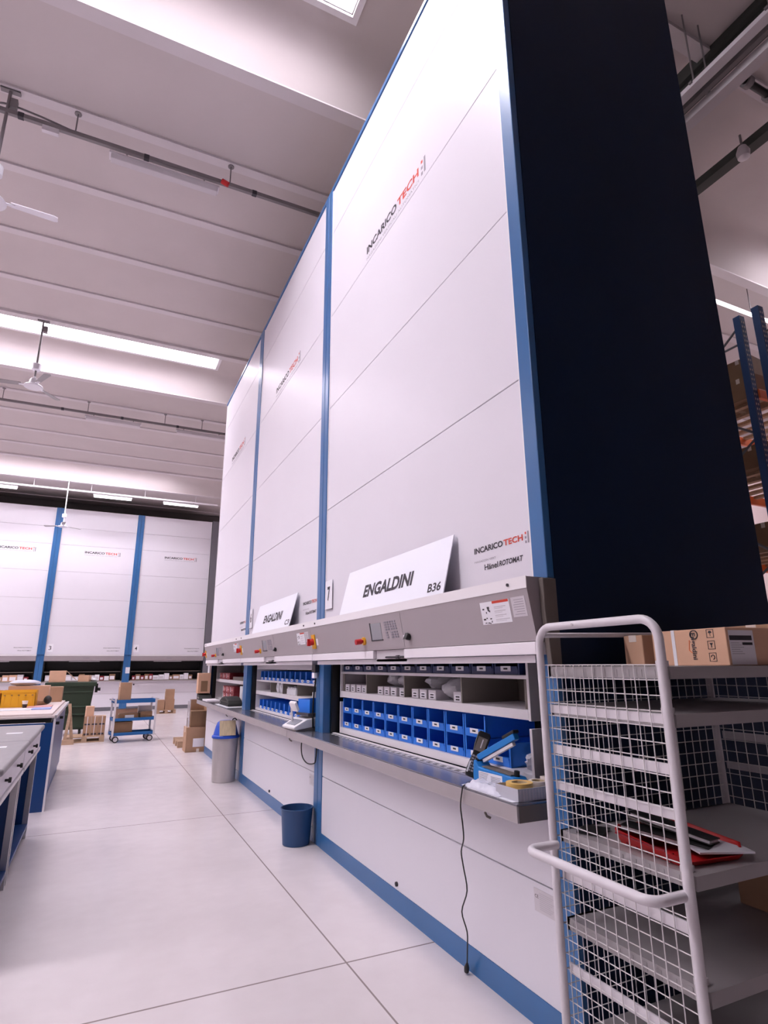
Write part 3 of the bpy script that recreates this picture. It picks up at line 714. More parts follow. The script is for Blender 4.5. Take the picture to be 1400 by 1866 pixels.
g.tube([(-0.0008, 0.072+0.008*math.cos(q*PI/6), 0.032+0.008*math.sin(q*PI/6)) for q in range(10)], 0.0016, 5)
done('handling_marks', g, 'print', c1)
lb = done('address_label', G().box(0.012, 0.135, -0.0012, -0.0002, 0.003, 0.132), 'label', c1)
done('label_block', G().box(0.014, 0.125, -0.0018, -0.0012, 0.094, 0.112).box(0.075, 0.125, -0.0018, -0.0012, 0.076, 0.086), 'print', lb)
g = G()
for q in range(6): g.box(0.018, 0.06+0.01*(q % 3), -0.0017, -0.0012, 0.083-0.008*q, 0.0845-0.008*q)
done('label_print', g, 'greyprint', lb)
c1.location = (2.150, 1.492, 1.540); c1.rotation_euler = (0, 0, math.radians(-7.5))
c2 = carton('carton', (2.43, 1.975, 1.540), 0.42, 0.12, 0.135, math.radians(-7), 'plain carton behind the lettered carton on top of the trolley', 'cartonl')
c3 = carton('carton', (2.64, 1.60, 1.540), 0.28, 0.36, 0.165, math.radians(-7), 'brown carton at the far right on top of the trolley', 'carton')
carton('carton', (2.66, 1.70, 0.5855), 0.30, 0.31, 0.22, 0.0, 'dark brown carton on the lower shelf inside the trolley', 'carton')
# red tray with folders and papers
rt = thing('document_tray', 'red plastic tray lying on the middle shelf of the mesh trolley', 'tray', (0, 0, 0))
g = G()
w0, w1, l0, l1, hh = 0.13, 0.165, 0.155, 0.175, 0.055
def ringp(wx, ly, z, ch):
    return [(-wx, -ly+ch, z), (-wx+ch, -ly, z), (wx-ch, -ly, z), (wx, -ly+ch, z), (wx, ly-ch, z), (wx-ch, ly, z), (-wx+ch, ly, z), (-wx, ly-ch, z)]
def lowf(r): return [(x, y, (0.020 if i in (1, 2) else 0.042 if i in (0, 3) else z)) for i, (x, y, z) in enumerate(r)]
A = ringp(w0, l0, 0, 0.02); B = lowf(ringp(w1, l1, hh, 0.05)); Bi = lowf(ringp(w1-0.006, l1-0.006, hh, 0.05)); Ai = ringp(w0-0.004, l0-0.004, 0.006, 0.02)
vs = A+B+Bi+Ai; fs = [tuple(range(7, -1, -1)), tuple(range(24, 32))]
for o1, o2 in ((0, 8), (8, 16), (16, 24)):
    for i in range(8): j = (i+1) % 8; fs.append((o1+i, o1+j, o2+j, o2+i))
g.add(vs, fs); done('tray_shell', g, 'red', rt, 0.002)
g = G()
for i in range(5): g.box(-w0-0.012, -w0+0.01, -0.11+0.05*i, -0.105+0.05*i, 0.004, 0.03)
g.box(-w1-0.004, -w1+0.004, -0.12, 0.12, hh-0.014, hh-0.009)
done('tray_rib', g, 'darkred', rt)
rt.location = (1.955, 1.665, 0.898); rt.rotation_euler = (0, 0, math.radians(-6))
def slab(name, label, cat, cx, cy, cz, L, W, T, rz, ry, m, edge=None, rx=0.0, group=None):
    t = thing(name, label, cat, (0, 0, 0), group)
    done('cover', G().box(-L/2, L/2, -W/2, W/2, T-0.003, T).box(-L/2, L/2, -W/2, W/2, 0, 0.003), m, t)
    if edge: done('pages', G().box(-L/2+0.004, L/2-0.004, -W/2+0.004, W/2-0.004, 0.003, T-0.003), edge, t)
    t.location = (cx, cy, cz); t.rotation_euler = (rx, ry, rz); return t
slab('document', 'white printed sheet in the red tray on the trolley', 'paper', 2.02, 1.56, 0.924, 0.19, 0.15, 0.006, math.radians(-24), math.radians(0), 'paper', None)
slab('folder', 'lower dark folder lying across the red tray', 'folder', 1.935, 1.69, 0.930, 0.10, 0.30, 0.018, math.radians(24), math.radians(3), 'black', 'lightgrey', group='folders in the red tray', rx=math.radians(6))
slab('folder', 'upper dark folder tilted over the red tray', 'folder', 1.985, 1.70, 0.956, 0.09, 0.29, 0.016, math.radians(17), math.radians(5), 'black', 'lightgrey', group='folders in the red tray', rx=math.radians(9))
slab('magazine', 'grey glossy booklet behind the folders in the red tray', 'booklet', 2.03, 1.78, 0.945, 0.10, 0.24, 0.010, math.radians(10), math.radians(-4), 'greydark', 'paper', rx=math.radians(8))
# a dark triangular card standing behind the tray
slab('black_card', 'black pointed card on the middle trolley shelf left of the red tray', 'card', 1.86, 1.975, 0.9, 0.12, 0.10, 0.008, math.radians(30), 0, 'black')

# ------------------------------------------------------------------ things on the near worktop
Z0 = 0.9505
# heat sealer
T = thing('heat_sealer', 'blue hand heat sealer with raised arm on the near worktop end', 'sealer', (0, 0, 0))
base = [(-0.17, 0), (0.17, 0), (0.175, 0.035), (0.15, 0.062), (-0.12, 0.075), (-0.15, 0.105), (-0.165, 0.105), (-0.172, 0.04)]
done('base', G().prism(base, 'x', -0.04, 0.04, T=Matrix.Rotation(PI/2, 4, 'Z') @ Matrix.Identity(4)) if False else G().prism(base, 'y', -0.042, 0.042), 'sealer', T, 0.005)
a0 = math.radians(24)
RA = Matrix.Translation((-0.155, 0, 0.10)) @ Matrix.Rotation(-a0, 4, 'Y')
arm = done('arm', G().box(0.0, 0.335, -0.017, 0.017, 0.0, 0.032, T=RA), 'sealer', T, 0.004)
done('arm_grip', G().box(0.245, 0.345, -0.019, 0.019, 0.030, 0.046, T=RA), 'black', arm, 0.004)
done('seal_bar', G().box(0.03, 0.30, -0.010, 0.010, -0.018, -0.003, T=RA), 'whitecover', arm)
done('hinge', G().cyl((-0.155, -0.03, 0.10), (-0.155, 0.03, 0.10), 0.011, 12), 'black', T)
done('heating_bed', G().prism([(-0.11, 0.076), (0.12, 0.065), (0.12, 0.070), (-0.11, 0.081)], 'y', -0.028, 0.028), 'greydark', T)
done('label', G().prism([(-0.12, -0.0435), (0.07, -0.0435), (0.07, -0.0425), (-0.12, -0.0425)], 'z', 0.010, 0.058), 'white', T)
g = G()
for i in range(6): g.box(-0.115, -0.04-0.004*i, -0.0442, -0.0435, 0.050-0.007*i, 0.0525-0.007*i)
for i in range(5): g.box(-0.02, 0.06-0.006*(i % 2), -0.0442, -0.0435, 0.042-0.007*i, 0.0445-0.007*i)
done('label_print', g, 'greyprint', T)
done('knob', G().cyl((0.13, 0, 0.06), (0.135, 0, 0.088), 0.014, 12), 'black', T)
T.location = (1.915, 2.665, Z0); T.rotation_euler = (0, 0, math.radians(-87))
# black terminal leaning on the bins
T = thing('handheld_terminal', 'black handheld terminal leaning against the bins beside the sealer', 'device', (0, 0, 0))
d = [(-0.03, 0), (0.03, 0), (0.034, 0.03), (0.028, 0.12), (0.036, 0.17), (0.036, 0.235), (0.028, 0.25), (-0.028, 0.25), (-0.036, 0.235), (-0.036, 0.17), (-0.028, 0.12), (-0.034, 0.03)]
done('body', G().prism(d, 'y', -0.018, 0.018), 'black', T, 0.004)
done('display', G().box(-0.026, 0.026, -0.0192, -0.018, 0.135, 0.215), 'greydark', T)
g = G()
for r in range(6):
    for c_ in range(3): g.box(-0.024+0.017*c_, -0.011+0.017*c_, -0.0205, -0.018, 0.018+0.016*r, 0.028+0.016*r)
done('keys', g, 'greyprint', T)
done('grip_stripe', G().box(-0.028, -0.02, -0.0205, -0.018, 0.01, 0.07), 'white', T)
done('reflection_strip', G().box(0.0, 0.006, -0.0200, -0.0192, 0.155, 0.205), 'lightgrey', T)
_u = (Vector((1.995, 2.905, 1.155)) - Vector((1.868, 2.868, Z0+0.012))).normalized(); _n = Vector((0.55, 0.80, -0.25)); _n = (_n - _u*_n.dot(_u)).normalized(); _r = _n.cross(_u)
T.rotation_euler = Matrix((_r, _n, _u)).transposed().to_euler(); T.location = (1.868, 2.868, Z0+0.018)
# plastic film and papers
def crumple(name, label, cx, cy, L, W, H, seed, m, rz, cat):
    rnd = random.Random(seed); g = G(); nx, ny = 14, 10; vs = []
    for j in range(ny+1):
        for i in range(nx+1):
            u, v = i/nx, j/ny; e = min(u, 1-u, v, 1-v)
            vs.append((L*(u-.5)+rnd.uniform(-.004, .004), W*(v-.5)+rnd.uniform(-.004, .004), H*min(1, e*5)*(0.55+0.45*rnd.random())+0.002))
    n_ = len(vs); vs += [(x, y, 0.0) for x, y, z in vs]; fs = []
    for j in range(ny):
        for i in range(nx):
            a = j*(nx+1)+i; fs.append((a, a+1, a+nx+2, a+nx+1)); fs.append((n_+a, n_+a+nx+1, n_+a+nx+2, n_+a+1))
    per = [i for i in range(nx+1)] + [j*(nx+1)+nx for j in range(1, ny+1)] + [ny*(nx+1)+i for i in range(nx-1, -1, -1)] + [j*(nx+1) for j in range(ny-1, 0, -1)]
    for a, b in zip(per, per[1:]+per[:1]): fs.append((a, n_+a, n_+b, b))
    T = Matrix.Translation((cx, cy, 0)) @ Matrix.Rotation(rz, 4, 'Z')
    g.add([T @ Vector(v) for v in vs], fs, smooth=True)
    return g
g = crumple('', '', 1.80, 2.60, 0.12, 0.32, 0.035, 3, 'whitebag', math.radians(0), '')
o = done('plastic_film', g, 'whitebag', origin=(1.80, 2.60, 0)); o.location = (1.80, 2.60, Z0+0.0025); tag(o, 'heap of clear white plastic film in front of the sealer', 'plastic film')
o = done('paper_sheet', G().prism([(1.735, 2.70), (1.90, 2.76), (1.96, 2.35), (1.80, 2.31), (1.735, 2.33)], 'z', Z0, Z0+0.0015), 'paper', origin=(1.82, 2.5, Z0)); tag(o, 'white paper sheets under the tray at the near worktop end', 'paper')
# grey tray with tape rolls
T = thing('parts_tray', 'pale grey open tray with tape rolls at the near worktop corner', 'tray', (1.755, 2.312, Z0+0.0022))
x0, x1, y0, y1, zb = 1.757, 2.0, 2.315, 2.485, Z0+0.0022
g = G().box(x0, x1, y0, y1, zb, zb+0.004)
g.box(x0, x0+0.004, y0, y1, zb+0.004, zb+0.052).box(x1-0.004, x1, y0, y1, zb+0.004, zb+0.052).box(x0+0.004, x1-0.004, y0, y0+0.004, zb+0.004, zb+0.052).box(x0+0.004, x1-0.004, y1-0.004, y1, zb+0.004, zb+0.052)
done('shell', g, 'greytray', T)
g = G()
for i in range(14): g.box(x0+0.012+0.017*i, x0+0.016+0.017*i, y0-0.002, y0, zb+0.002, zb+0.048)
done('rib', g, 'lightgrey', T)
def roll(label, c, r0, r1, h, m):
    t = thing('tape_roll', label, 'tape', (c[0], c[1], c[2]), 'tape rolls in the grey tray')
    done('roll', G().lathe([(r0, 0), (r1, 0), (r1, h), (r0, h), (r0, 0)], c, 28), m, t)
    done('core', G().lathe([(r0-0.003, 0.001), (r0-0.0005, 0.001), (r0-0.0005, h-0.001), (r0-0.003, h-0.001), (r0-0.003, 0.001)], c, 28), 'tan', t)
roll('amber tape roll lying in the grey tray', (1.832, 2.40, zb+0.0045), 0.038, 0.062, 0.06, 'tapeyellow')
roll('white paper tape roll right of the amber roll in the tray', (1.943, 2.40, zb+0.0045), 0.032, 0.046, 0.058, 'tape')
bx_ = tag(done('small_carton', G().box(2.005, 2.045, 2.32, 2.46, Z0+0.003, Z0+0.07), 'tape', origin=(2.02, 2.4, Z0+0.003)), 'pale cream carton standing behind the tape tray', 'box')
# loose cable with a plug
cpts = [(1.845, 2.79, 0.955), (1.78, 2.755, 0.954), (1.728, 2.72, 0.956), (1.718, 2.72, 0.93), (1.716, 2.735, 0.86), (1.72, 2.728, 0.78), (1.727, 2.735, 0.71), (1.745, 2.79, 0.64), (1.76, 2.80, 0.57), (1.79, 2.82, 0.45), (1.805, 2.90, 0.33), (1.832, 2.90, 0.235), (1.858, 2.945, 0.14), (1.878, 2.985, 0.05), (1.884, 3.0, 0.022)]
def smooth_path(p, n=4):
    p = [Vector(q) for q in p]; out = []
    for i in range(len(p)-1):
        a, b, c, d = p[max(i-1, 0)], p[i], p[i+1], p[min(i+2, len(p)-1)]
        for k in range(n):
            t = k/n; out.append(0.5*((2*b)+(c-a)*t+(2*a-5*b+4*c-d)*t*t+(-a+3*b-3*c+d)*t**3))
    return out+[p[-1]]
T = thing('power_cable', 'black cable hanging from the near worktop down to the floor', 'cable', (1.73, 2.74, 0.0))
done('wire', G().tube(smooth_path(cpts), 0.0036, 8), 'black', T)
done('plug', G().tube([(1.876, 2.98, 0.058), (1.882, 2.995, 0.035), (1.886, 3.005, 0.012)], [0.006, 0.014, 0.013], 10), 'black', T)

# counter scale with a blue bin
T = thing('counter_scale', 'white and grey weighing scale where the two worktops meet', 'scale', (0, 0, 0))
pr = [(-0.19, 0.012), (-0.17, 0.005), (0.14, 0.03), (0.145, 0.058), (0.06, 0.075), (-0.06, 0.062), (-0.15, 0.035), (-0.19, 0.022)]
done('body', G().prism(pr, 'x', -0.15, 0.15, smooth=False), 'scalebody', T, 0.006)
done('underside', G().prism([(-0.17, 0.0), (0.12, 0.0), (0.14, 0.029), (-0.17, 0.0045)], 'x', -0.14, 0.14), 'greydark', T)
done('key_panel', G().prism([(-0.165, 0.031), (-0.085, 0.056), (-0.086, 0.0585), (-0.166, 0.0335)], 'x', -0.10, 0.10), 'screen', T)
done('platform', G().box(-0.145, 0.145, -0.05, 0.19, 0.078, 0.096), 'scaletop', T, 0.004)
done('display_post', G().cyl((-0.06, -0.12, 0.045), (-0.06, -0.135, 0.125), 0.010, 10), 'scalebody', T)
done('display_head', G().box(-0.05, 0.10, -0.012, 0.012, -0.03, 0.03, T=Matrix.Translation((-0.02, -0.135, 0.135)) @ Matrix.Rotation(math.radians(35), 4, 'X')), 'scalebody', T, 0.004)
for s in (-1, 1): done('foot', G().cyl((0.1*s, 0.13, -0.0003), (0.1*s, 0.13, 0.028), 0.014, 10), 'rubber', T)
T.location = (1.885, 5.76, Z0+0.001); T.rotation_euler = (0, 0, math.radians(-84)); T.scale = (1.0, 1.0, 1.6)
bb = make_bin('picking_bin', 0.20, 0.21, 0.125, 0.06, 'bin', 'blue bin standing on the platform of the weighing scale')
bb.location = (2.045, 5.78, Z0+0.156); bb.rotation_euler = (0, 0, math.radians(196))
# dark rounded label printer, papers, cartons further along
T = thing('label_printer', 'dark rounded label printer on the far worktop', 'printer', (1.93, 9.62, Z0+0.006))
prf = [(9.28, 0.957), (9.98, 0.957), (10.02, 0.985), (9.95, 1.03), (9.80, 1.075), (9.62, 1.092), (9.46, 1.08), (9.32, 1.04), (9.26, 0.99)]
done('housing', G().prism(prf, 'x', 1.80, 2.02), 'rubber', T, 0.02)
done('lid_seam', G().box(1.7985, 1.80, 9.30, 9.96, 1.018, 1.022), 'greydark', T)
done('button', G().cyl((1.80, 9.9, 0.99), (1.795, 9.9, 0.99), 0.012, 10), 'lightgrey', T)
tag(done('paper_mat', G().box(1.76, 2.01, 9.1, 10.1, Z0, Z0+0.005), 'paper', origin=(1.9, 9.6, Z0)), 'white paper mat under the dark label printer', 'paper')
tag(done('paper_stack', G().box(1.76, 1.99, 10.9, 11.5, Z0, Z0+0.02), 'label', origin=(1.9, 11.2, Z0)), 'low stack of papers near the far end of the worktop', 'paper')
# hanging cord near the middle pillar
cd_ = done('power_cord', G().tube(smooth_path([(1.905, 5.50, 1.545), (1.895, 5.56, 1.50), (1.90, 5.56, 1.40), (1.895, 5.585, 1.28), (1.895, 5.60, 1.10), (1.90, 5.60, 0.975)]), 0.008, 8), 'black', T6[0])
cd_['label'] = 'black cord with a white adapter'
done('adapter', G().box(1.865, 1.895, 5.50, 5.57, 1.43, 1.48), 'white', cd_, 0.004, origin=(1.92, 5.48, 0))
done('socket', G().box(1.87, 1.91, 5.49, 5.59, 1.485, 1.555), 'black', cd_, 0.004, origin=(1.92, 5.48, 0))
done('hanging_cord', G().tube(smooth_path([(1.90, 5.92, 0.868), (1.895, 5.93, 0.76), (1.895, 5.88, 0.68), (1.895, 5.74, 0.645), (1.90, 5.58, 0.66), (1.905, 5.52, 0.70), (1.91, 5.51, 0.86)]), 0.006, 8), 'black', T6[0])

# ------------------------------------------------------------------ bins and boxes on the floor beside the machines
T = thing('waste_bin', 'round slate blue open waste bin on the floor by the near pillar', 'waste bin', (1.765, 5.60, 0))
done('bin_shell', G().lathe([(0.118, 0.0), (0.122, 0.004), (0.142, 0.292), (0.146, 0.30), (0.139, 0.30), (0.116, 0.008), (0.0, 0.008)], (1.765, 5.60, 0.001), 32), 'binblue2', T)
done('rim', G().tube([(1.765+0.1455*math.cos(q*PI/16), 5.60+0.1455*math.sin(q*PI/16), 0.30) for q in range(32)], 0.004, 8, closed=True), 'binblue2', T)
tag(done('crumpled_tissue', G().blob((1.79, 5.63, 0.05), (0.05, 0.05, 0.035), 12, 8, 0.15, 3), 'white', origin=(1.79, 5.63, 0.02)), 'crumpled white tissue inside the slate blue waste bin', 'tissue')
T = thing('lidded_bin', 'scuffed grey waste bin with a blue hood lid beside the worktop', 'waste bin', (1.725, 8.9, 0))
done('bin_shell', G().lathe([(0.155, 0.0), (0.160, 0.005), (0.180, 0.56), (0.182, 0.575), (0.0, 0.575)], (1.725, 8.9, 0.001), 32, sx=0.98), 'greybin', T)
done('hood_lid', G().lathe([(0.196, 0.570), (0.200, 0.576), (0.198, 0.60), (0.178, 0.612), (0.150, 0.72), (0.128, 0.775), (0.10, 0.795), (0.0, 0.80)], (1.725, 8.9, 0), 32, sx=0.96), 'lidblue', T)
done('hood_handle', G().tube([(1.79, 8.84, 0.79), (1.80, 8.82, 0.82), (1.83, 8.83, 0.83), (1.86, 8.86, 0.80)], 0.008, 8), 'black', T)
g = G().box(-0.11, 0.11, -0.008, 0.008, 0, 0.20, T=Matrix.Translation((1.715, 8.715, 0.612)) @ Matrix.Rotation(math.radians(-14), 4, 'X'))
tag(done('corrugated_card', g, 'tan', origin=(1.715, 8.72, 0.61)), 'tan corrugated card leaning on the blue hood of the grey bin', 'cardboard')
t = carton('carton', (1.80, 12.21, 0.0), 0.40, 0.40, 0.435, 0.0, 'large brown carton with a white label on the floor past the machines', 'carton')
done('paper_label', G().box(-0.07, 0.13, -0.2012, -0.2002, 0.09, 0.24), 'label', t, origin=(0, 0, 0))
done('tape_tab', G().box(0.0, 0.05, -0.2012, -0.2002, 0.0, 0.06), 'tape', t, origin=(0, 0, 0))
T = thing('open_carton', 'open dark brown carton standing on the large labelled carton', 'box', (1.81, 12.2, 0.436))
done('carton_body', G().box(1.67, 1.95, 12.06, 12.36, 0.4365, 0.72), 'cartond', T, 0.003)
done('raised_flap', G().box(1.665, 1.955, 12.36, 12.366, 0.70, 0.92), 'carton', T)
done('side_flap', G().prism([(12.06, 0.72), (12.36, 0.72), (12.36, 0.92), (12.20, 0.90)], 'x', 1.945, 1.952), 'carton', T)
T = thing('step_frame', 'slim pale metal frame on the large carton, left of the open carton', 'frame', (1.635, 12.15, 0.4365))
for y in (12.04, 12.26): done('leg', G().box(1.625, 1.645, y, y+0.02, 0.4365, 0.93), 'lightgrey', T)
for z in (0.60, 0.90): done('crossbar', G().box(1.628, 1.642, 12.06, 12.26, z, z+0.025), 'lightgrey', T)
def pallet(x0, y0, L, W, label, z=0.0, cat='pallet'):
    t = thing('pallet', label, cat, (x0, y0, z))
    g = G()
    for i in range(5):
        a = y0+i*(W-0.10)/4; g.box(x0, x0+L, a, a+0.10, z+0.100, z+0.120)
    done('deck_board', g, 'wood', t)
    for i in range(3):
        for j in range(3):
            a, b = x0+i*(L-0.10)/2, y0+j*(W-0.10)/2
            done('block', G().box(a, a+0.10, b, b+0.10, z+0.02, z+0.0995), 'wood', t)
    for j in range(3):
        b = y0+j*(W-0.10)/2; done('base_board', G().box(x0, x0+L, b, b+0.10, z, z+0.0195), 'wood', t)
    return t
pallet(1.55, 12.75, 0.6, 0.8, 'small wooden pallet on the floor behind the large labelled carton')
# cartons at the far worktop end
T = thing('desk_device', 'low grey device at the far end of the worktop', 'device', (1.80, 11.6, Z0))
done('housing', G().prism([(11.42, Z0), (11.80, Z0), (11.80, 1.06), (11.55, 1.03)], 'x', 1.71, 1.93), 'rubber', T, 0.008)
done('device_panel', G().box(1.7085, 1.7098, 11.5, 11.75, Z0+0.02, 1.0), 'greydark', T)
o = carton('carton', (1.80, 11.69, 1.062), 0.22, 0.20, 0.36, 0, 'upright pale carton on the device at the far worktop end', 'cartonl')
done('dark_window', G().box(-0.06, 0.06, -0.1012, -0.1002, 0.03, 0.22), 'cartond', o, origin=(0, 0, 0))
T = thing('hanging_sheet', 'white notice hanging at the far corner of the last machine', 'notice', (1.9, 11.8, 1.4))
done('sheet', G().box(1.885, 1.888, 11.66, 11.84, 1.40, 1.56), 'paper', T)
done('clip', G().box(1.883, 1.90, 11.72, 11.78, 1.555, 1.60), 'black', T)

# ------------------------------------------------------------------ blue shelf cart with cartons
KZ = math.radians(6)
def cartlocal(x, y, z): return Matrix.Translation((0.78, 14.42, 0)) @ Matrix.Rotation(KZ, 4, 'Z') @ Vector((x, y, z))
T = thing('shelf_cart', 'blue three deck shelf cart on casters loaded with cartons', 'cart', (0.78, 14.42, 0)); T.rotation_euler = (0, 0, KZ)
def dl(name, g, m, bevel=0.0, par=None): return done(name, g, m, par or T, bevel, origin=(0, 0, 0))
for z0, z1 in ((0.79, 0.86), (0.43, 0.49), (0.14, 0.20)):
    dl('deck', G().box(-0.43, 0.43, -0.25, 0.25, z0, z0+0.02).box(-0.43, 0.43, -0.25, -0.235, z0+0.02, z1).box(-0.43, 0.43, 0.235, 0.25, z0+0.02, z1).box(-0.43, -0.415, -0.235, 0.235, z0+0.02, z1).box(0.415, 0.43, -0.235, 0.235, z0+0.02, z1), 'cartblue', 0.006)
for sx in (-1, 1):
    for sy in (-1, 1):
        x, y = sx*0.41, sy*0.255
        dl('post', G().box(x-0.02, x+0.02, y-0.012, y+0.012, 0.12, 0.885), 'lightgrey', 0.004)
        x, y = sx*0.34, sy*0.2
        w_ = dl('caster', G().cyl((x, y-0.017, 0.063), (x, y+0.017, 0.063), 0.063, 20), 'rubber')
        dl('caster_hub', G().cyl((x, y-0.019, 0.063), (x, y+0.019, 0.063), 0.042, 18).box(x-0.025, x+0.025, y-0.024, y+0.024, 0.125, 0.14), 'lightgrey', 0, w_)
for sx in (-1, 1): dl('side_handle', G().tube([(sx*0.42, -0.2, 0.84), (sx*0.47, -0.2, 0.86), (sx*0.47, 0.2, 0.86), (sx*0.42, 0.2, 0.84)], 0.013, 8), 'chrome')
def oncart(x, y, z, L, W, H, label, m, name='carton', r=0):
    return carton(name, cartlocal(x, y, z), L, W, H, KZ+r, label, m)
oncart(-0.22, -0.06, 0.8115, 0.23, 0.22, 0.40, 'tall brown carton standing on the top deck of the blue cart', 'carton')
oncart(-0.14, 0.05, 0.4515, 0.44, 0.18, 0.21, 'long pale carton at the back of the middle cart deck', 'cartonl')
oncart(-0.12, -0.13, 0.4515, 0.38, 0.12, 0.13, 'dark open carton at the front of the middle cart deck', 'cartond')
oncart(0.24, -0.06, 0.4515, 0.24, 0.24, 0.15, 'brown dark carton right on the middle cart deck', 'cartond')
oncart(0.25, 0.12, 0.4515, 0.28, 0.10, 0.26, 'white backed carton at the rear right of the cart middle deck', 'tape')
tag(done('paper_sheet', G().box(-0.09, 0.09, -0.002, 0.002, 0, 0.075, T=Matrix.Translation(cartlocal(-0.10, -0.195, 0.470)) @ Matrix.Rotation(KZ, 4, 'Z')), 'paper', origin=cartlocal(-0.10, -0.195, 0.47)), 'white papers at the front of the middle cart deck', 'paper')
oncart(-0.20, 0.0, 0.1615, 0.36, 0.36, 0.25, 'dark brown carton on the lowest deck of the blue cart', 'cartond')
# pallet with strapped cartons behind the bench
pallet(-0.52, 14.55, 0.78, 0.62, 'wooden pallet behind the blue bench carrying the strapped cartons')
n = 0
for r in range(2):
    for c_ in range(3):
        lab = '%s strapped brown carton from the left, %s layer on the pallet' % (ORD[c_], ('bottom', 'top')[r])
        o = carton('carton', (-0.10+0.142*c_, 14.83, 0.1215+0.196*r), 0.138, 0.34, 0.195, 0, lab, 'carton', group='strapped cartons on the pallet')
        done('printed_band', G().box(-0.052, 0.052, -0.1712, -0.1702, 0.02, 0.05), 'print', o, origin=(0, 0, 0))
        done('strap', G().box(-0.006, 0.006, -0.1716, -0.1703, 0.0, 0.195), 'white', o, origin=(0, 0, 0))
carton('carton', (-0.08, 14.83, 0.514), 0.15, 0.26, 0.20, math.radians(6), 'small carton on top of the strapped carton stack', 'cartonl')
T = thing('wooden_trestle', 'wooden trestle of crossed bars at the end of the blue bench', 'trestle', (-0.44, 14.40, 0))
done('bar', G().prism([(-0.52, 0.0), (-0.46, 0.0), (-0.42, 0.62), (-0.47, 0.66)], 'y', 14.36, 14.40), 'wood', T)
done('bar', G().prism([(-0.38, 0.0), (-0.32, 0.0), (-0.44, 0.80), (-0.50, 0.80)], 'y', 14.405, 14.445), 'wood', T)
done('foot', G().box(-0.53, -0.31, 14.30, 14.355, 0.0, 0.10), 'wood', T)
# dark green container with cartons
T = thing('wheeled_container', 'large dark green wheeled waste container behind the blue bench', 'waste container', (-0.5, 16.5, 0))
def frus(x0, x1, y0, y1, z0, X0, X1, Y0, Y1, z1):
    return [(x0, y0, z0), (x1, y0, z0), (x1, y1, z0), (x0, y1, z0), (X0, Y0, z1), (X1, Y0, z1), (X1, Y1, z1), (X0, Y1, z1)], [(0, 3, 2, 1), (0, 1, 5, 4), (1, 2, 6, 5), (2, 3, 7, 6), (3, 0, 4, 7), (4, 5, 6, 7)]
g = G(); g.add(*frus(-0.95, -0.13, 16.02, 16.72, 0.14, -1.05, -0.04, 15.95, 16.80, 1.16)); done('tub', g, 'green', T, 0.02)
done('rim', G().box(-1.08, 0.0, 15.92, 16.83, 1.10, 1.20), 'green', T, 0.015)
g = G()
for z in (0.95, 0.62, 0.45): g.prism([(15.98, z), (15.945, z+0.012), (15.945, z+0.03), (15.98, z+0.05)], 'x', -1.02, -0.07)
g.box(-0.5, -0.15, 15.985, 16.03, 0.18, 0.42)
done('moulded_rib', g, 'green', T, 0.004)
done('side_trunnion', G().cyl((0.0, 16.35, 1.02), (0.09, 16.35, 1.02), 0.04, 14).box(-0.03, 0.03, 16.2, 16.5, 0.95, 1.15), 'black', T)
for x in (-0.82, -0.26):
    for y in (16.12, 16.62):
        w_ = done('caster', G().cyl((x-0.025, y, 0.08), (x+0.025, y, 0.08), 0.08, 16), 'rubber', T)
        done('caster_fork', G().box(x-0.035, x+0.035, y-0.04, y+0.04, 0.10, 0.145), 'white', w_)
o = carton('carton', (-0.86, 16.2, 1.2015), 0.34, 0.40, 0.26, math.radians(4), 'pale open carton on the left of the green container', 'cartonl')
done('open_flap', G().prism([(0.1705, 0.25), (0.40, 0.04), (0.405, 0.05), (0.1705, 0.262)], 'y', -0.2, 0.2), 'cartonl', o, origin=(0, 0, 0))
carton('carton', (-0.28, 16.25, 1.2015), 0.24, 0.22, 0.15, math.radians(-12), 'small pale carton on the right of the green container', 'cartonl')
o = bag('white_bag', (-0.075, 16.3, 1.242), (0.065, 0.09, 0.04), 12, 'crumpled white wrapper on the right rim of the green container', 'white')
# far pallet with cartons
pallet(1.90, 21.9, 0.62, 0.6, 'small wooden pallet far away in front of the far machines')
for i, (x, z, L, H, lab) in enumerate(((2.03, 0.1215, 0.22, 0.32, 'left brown carton on the far small pallet'), (2.31, 0.1215, 0.30, 0.34, 'right brown carton on the far small pallet'), (2.30, 0.463, 0.28, 0.32, 'top brown carton of the far small pallet stack'))):
    carton('carton', (x, 22.1, z), L, 0.3, H, 0, lab, 'carton')

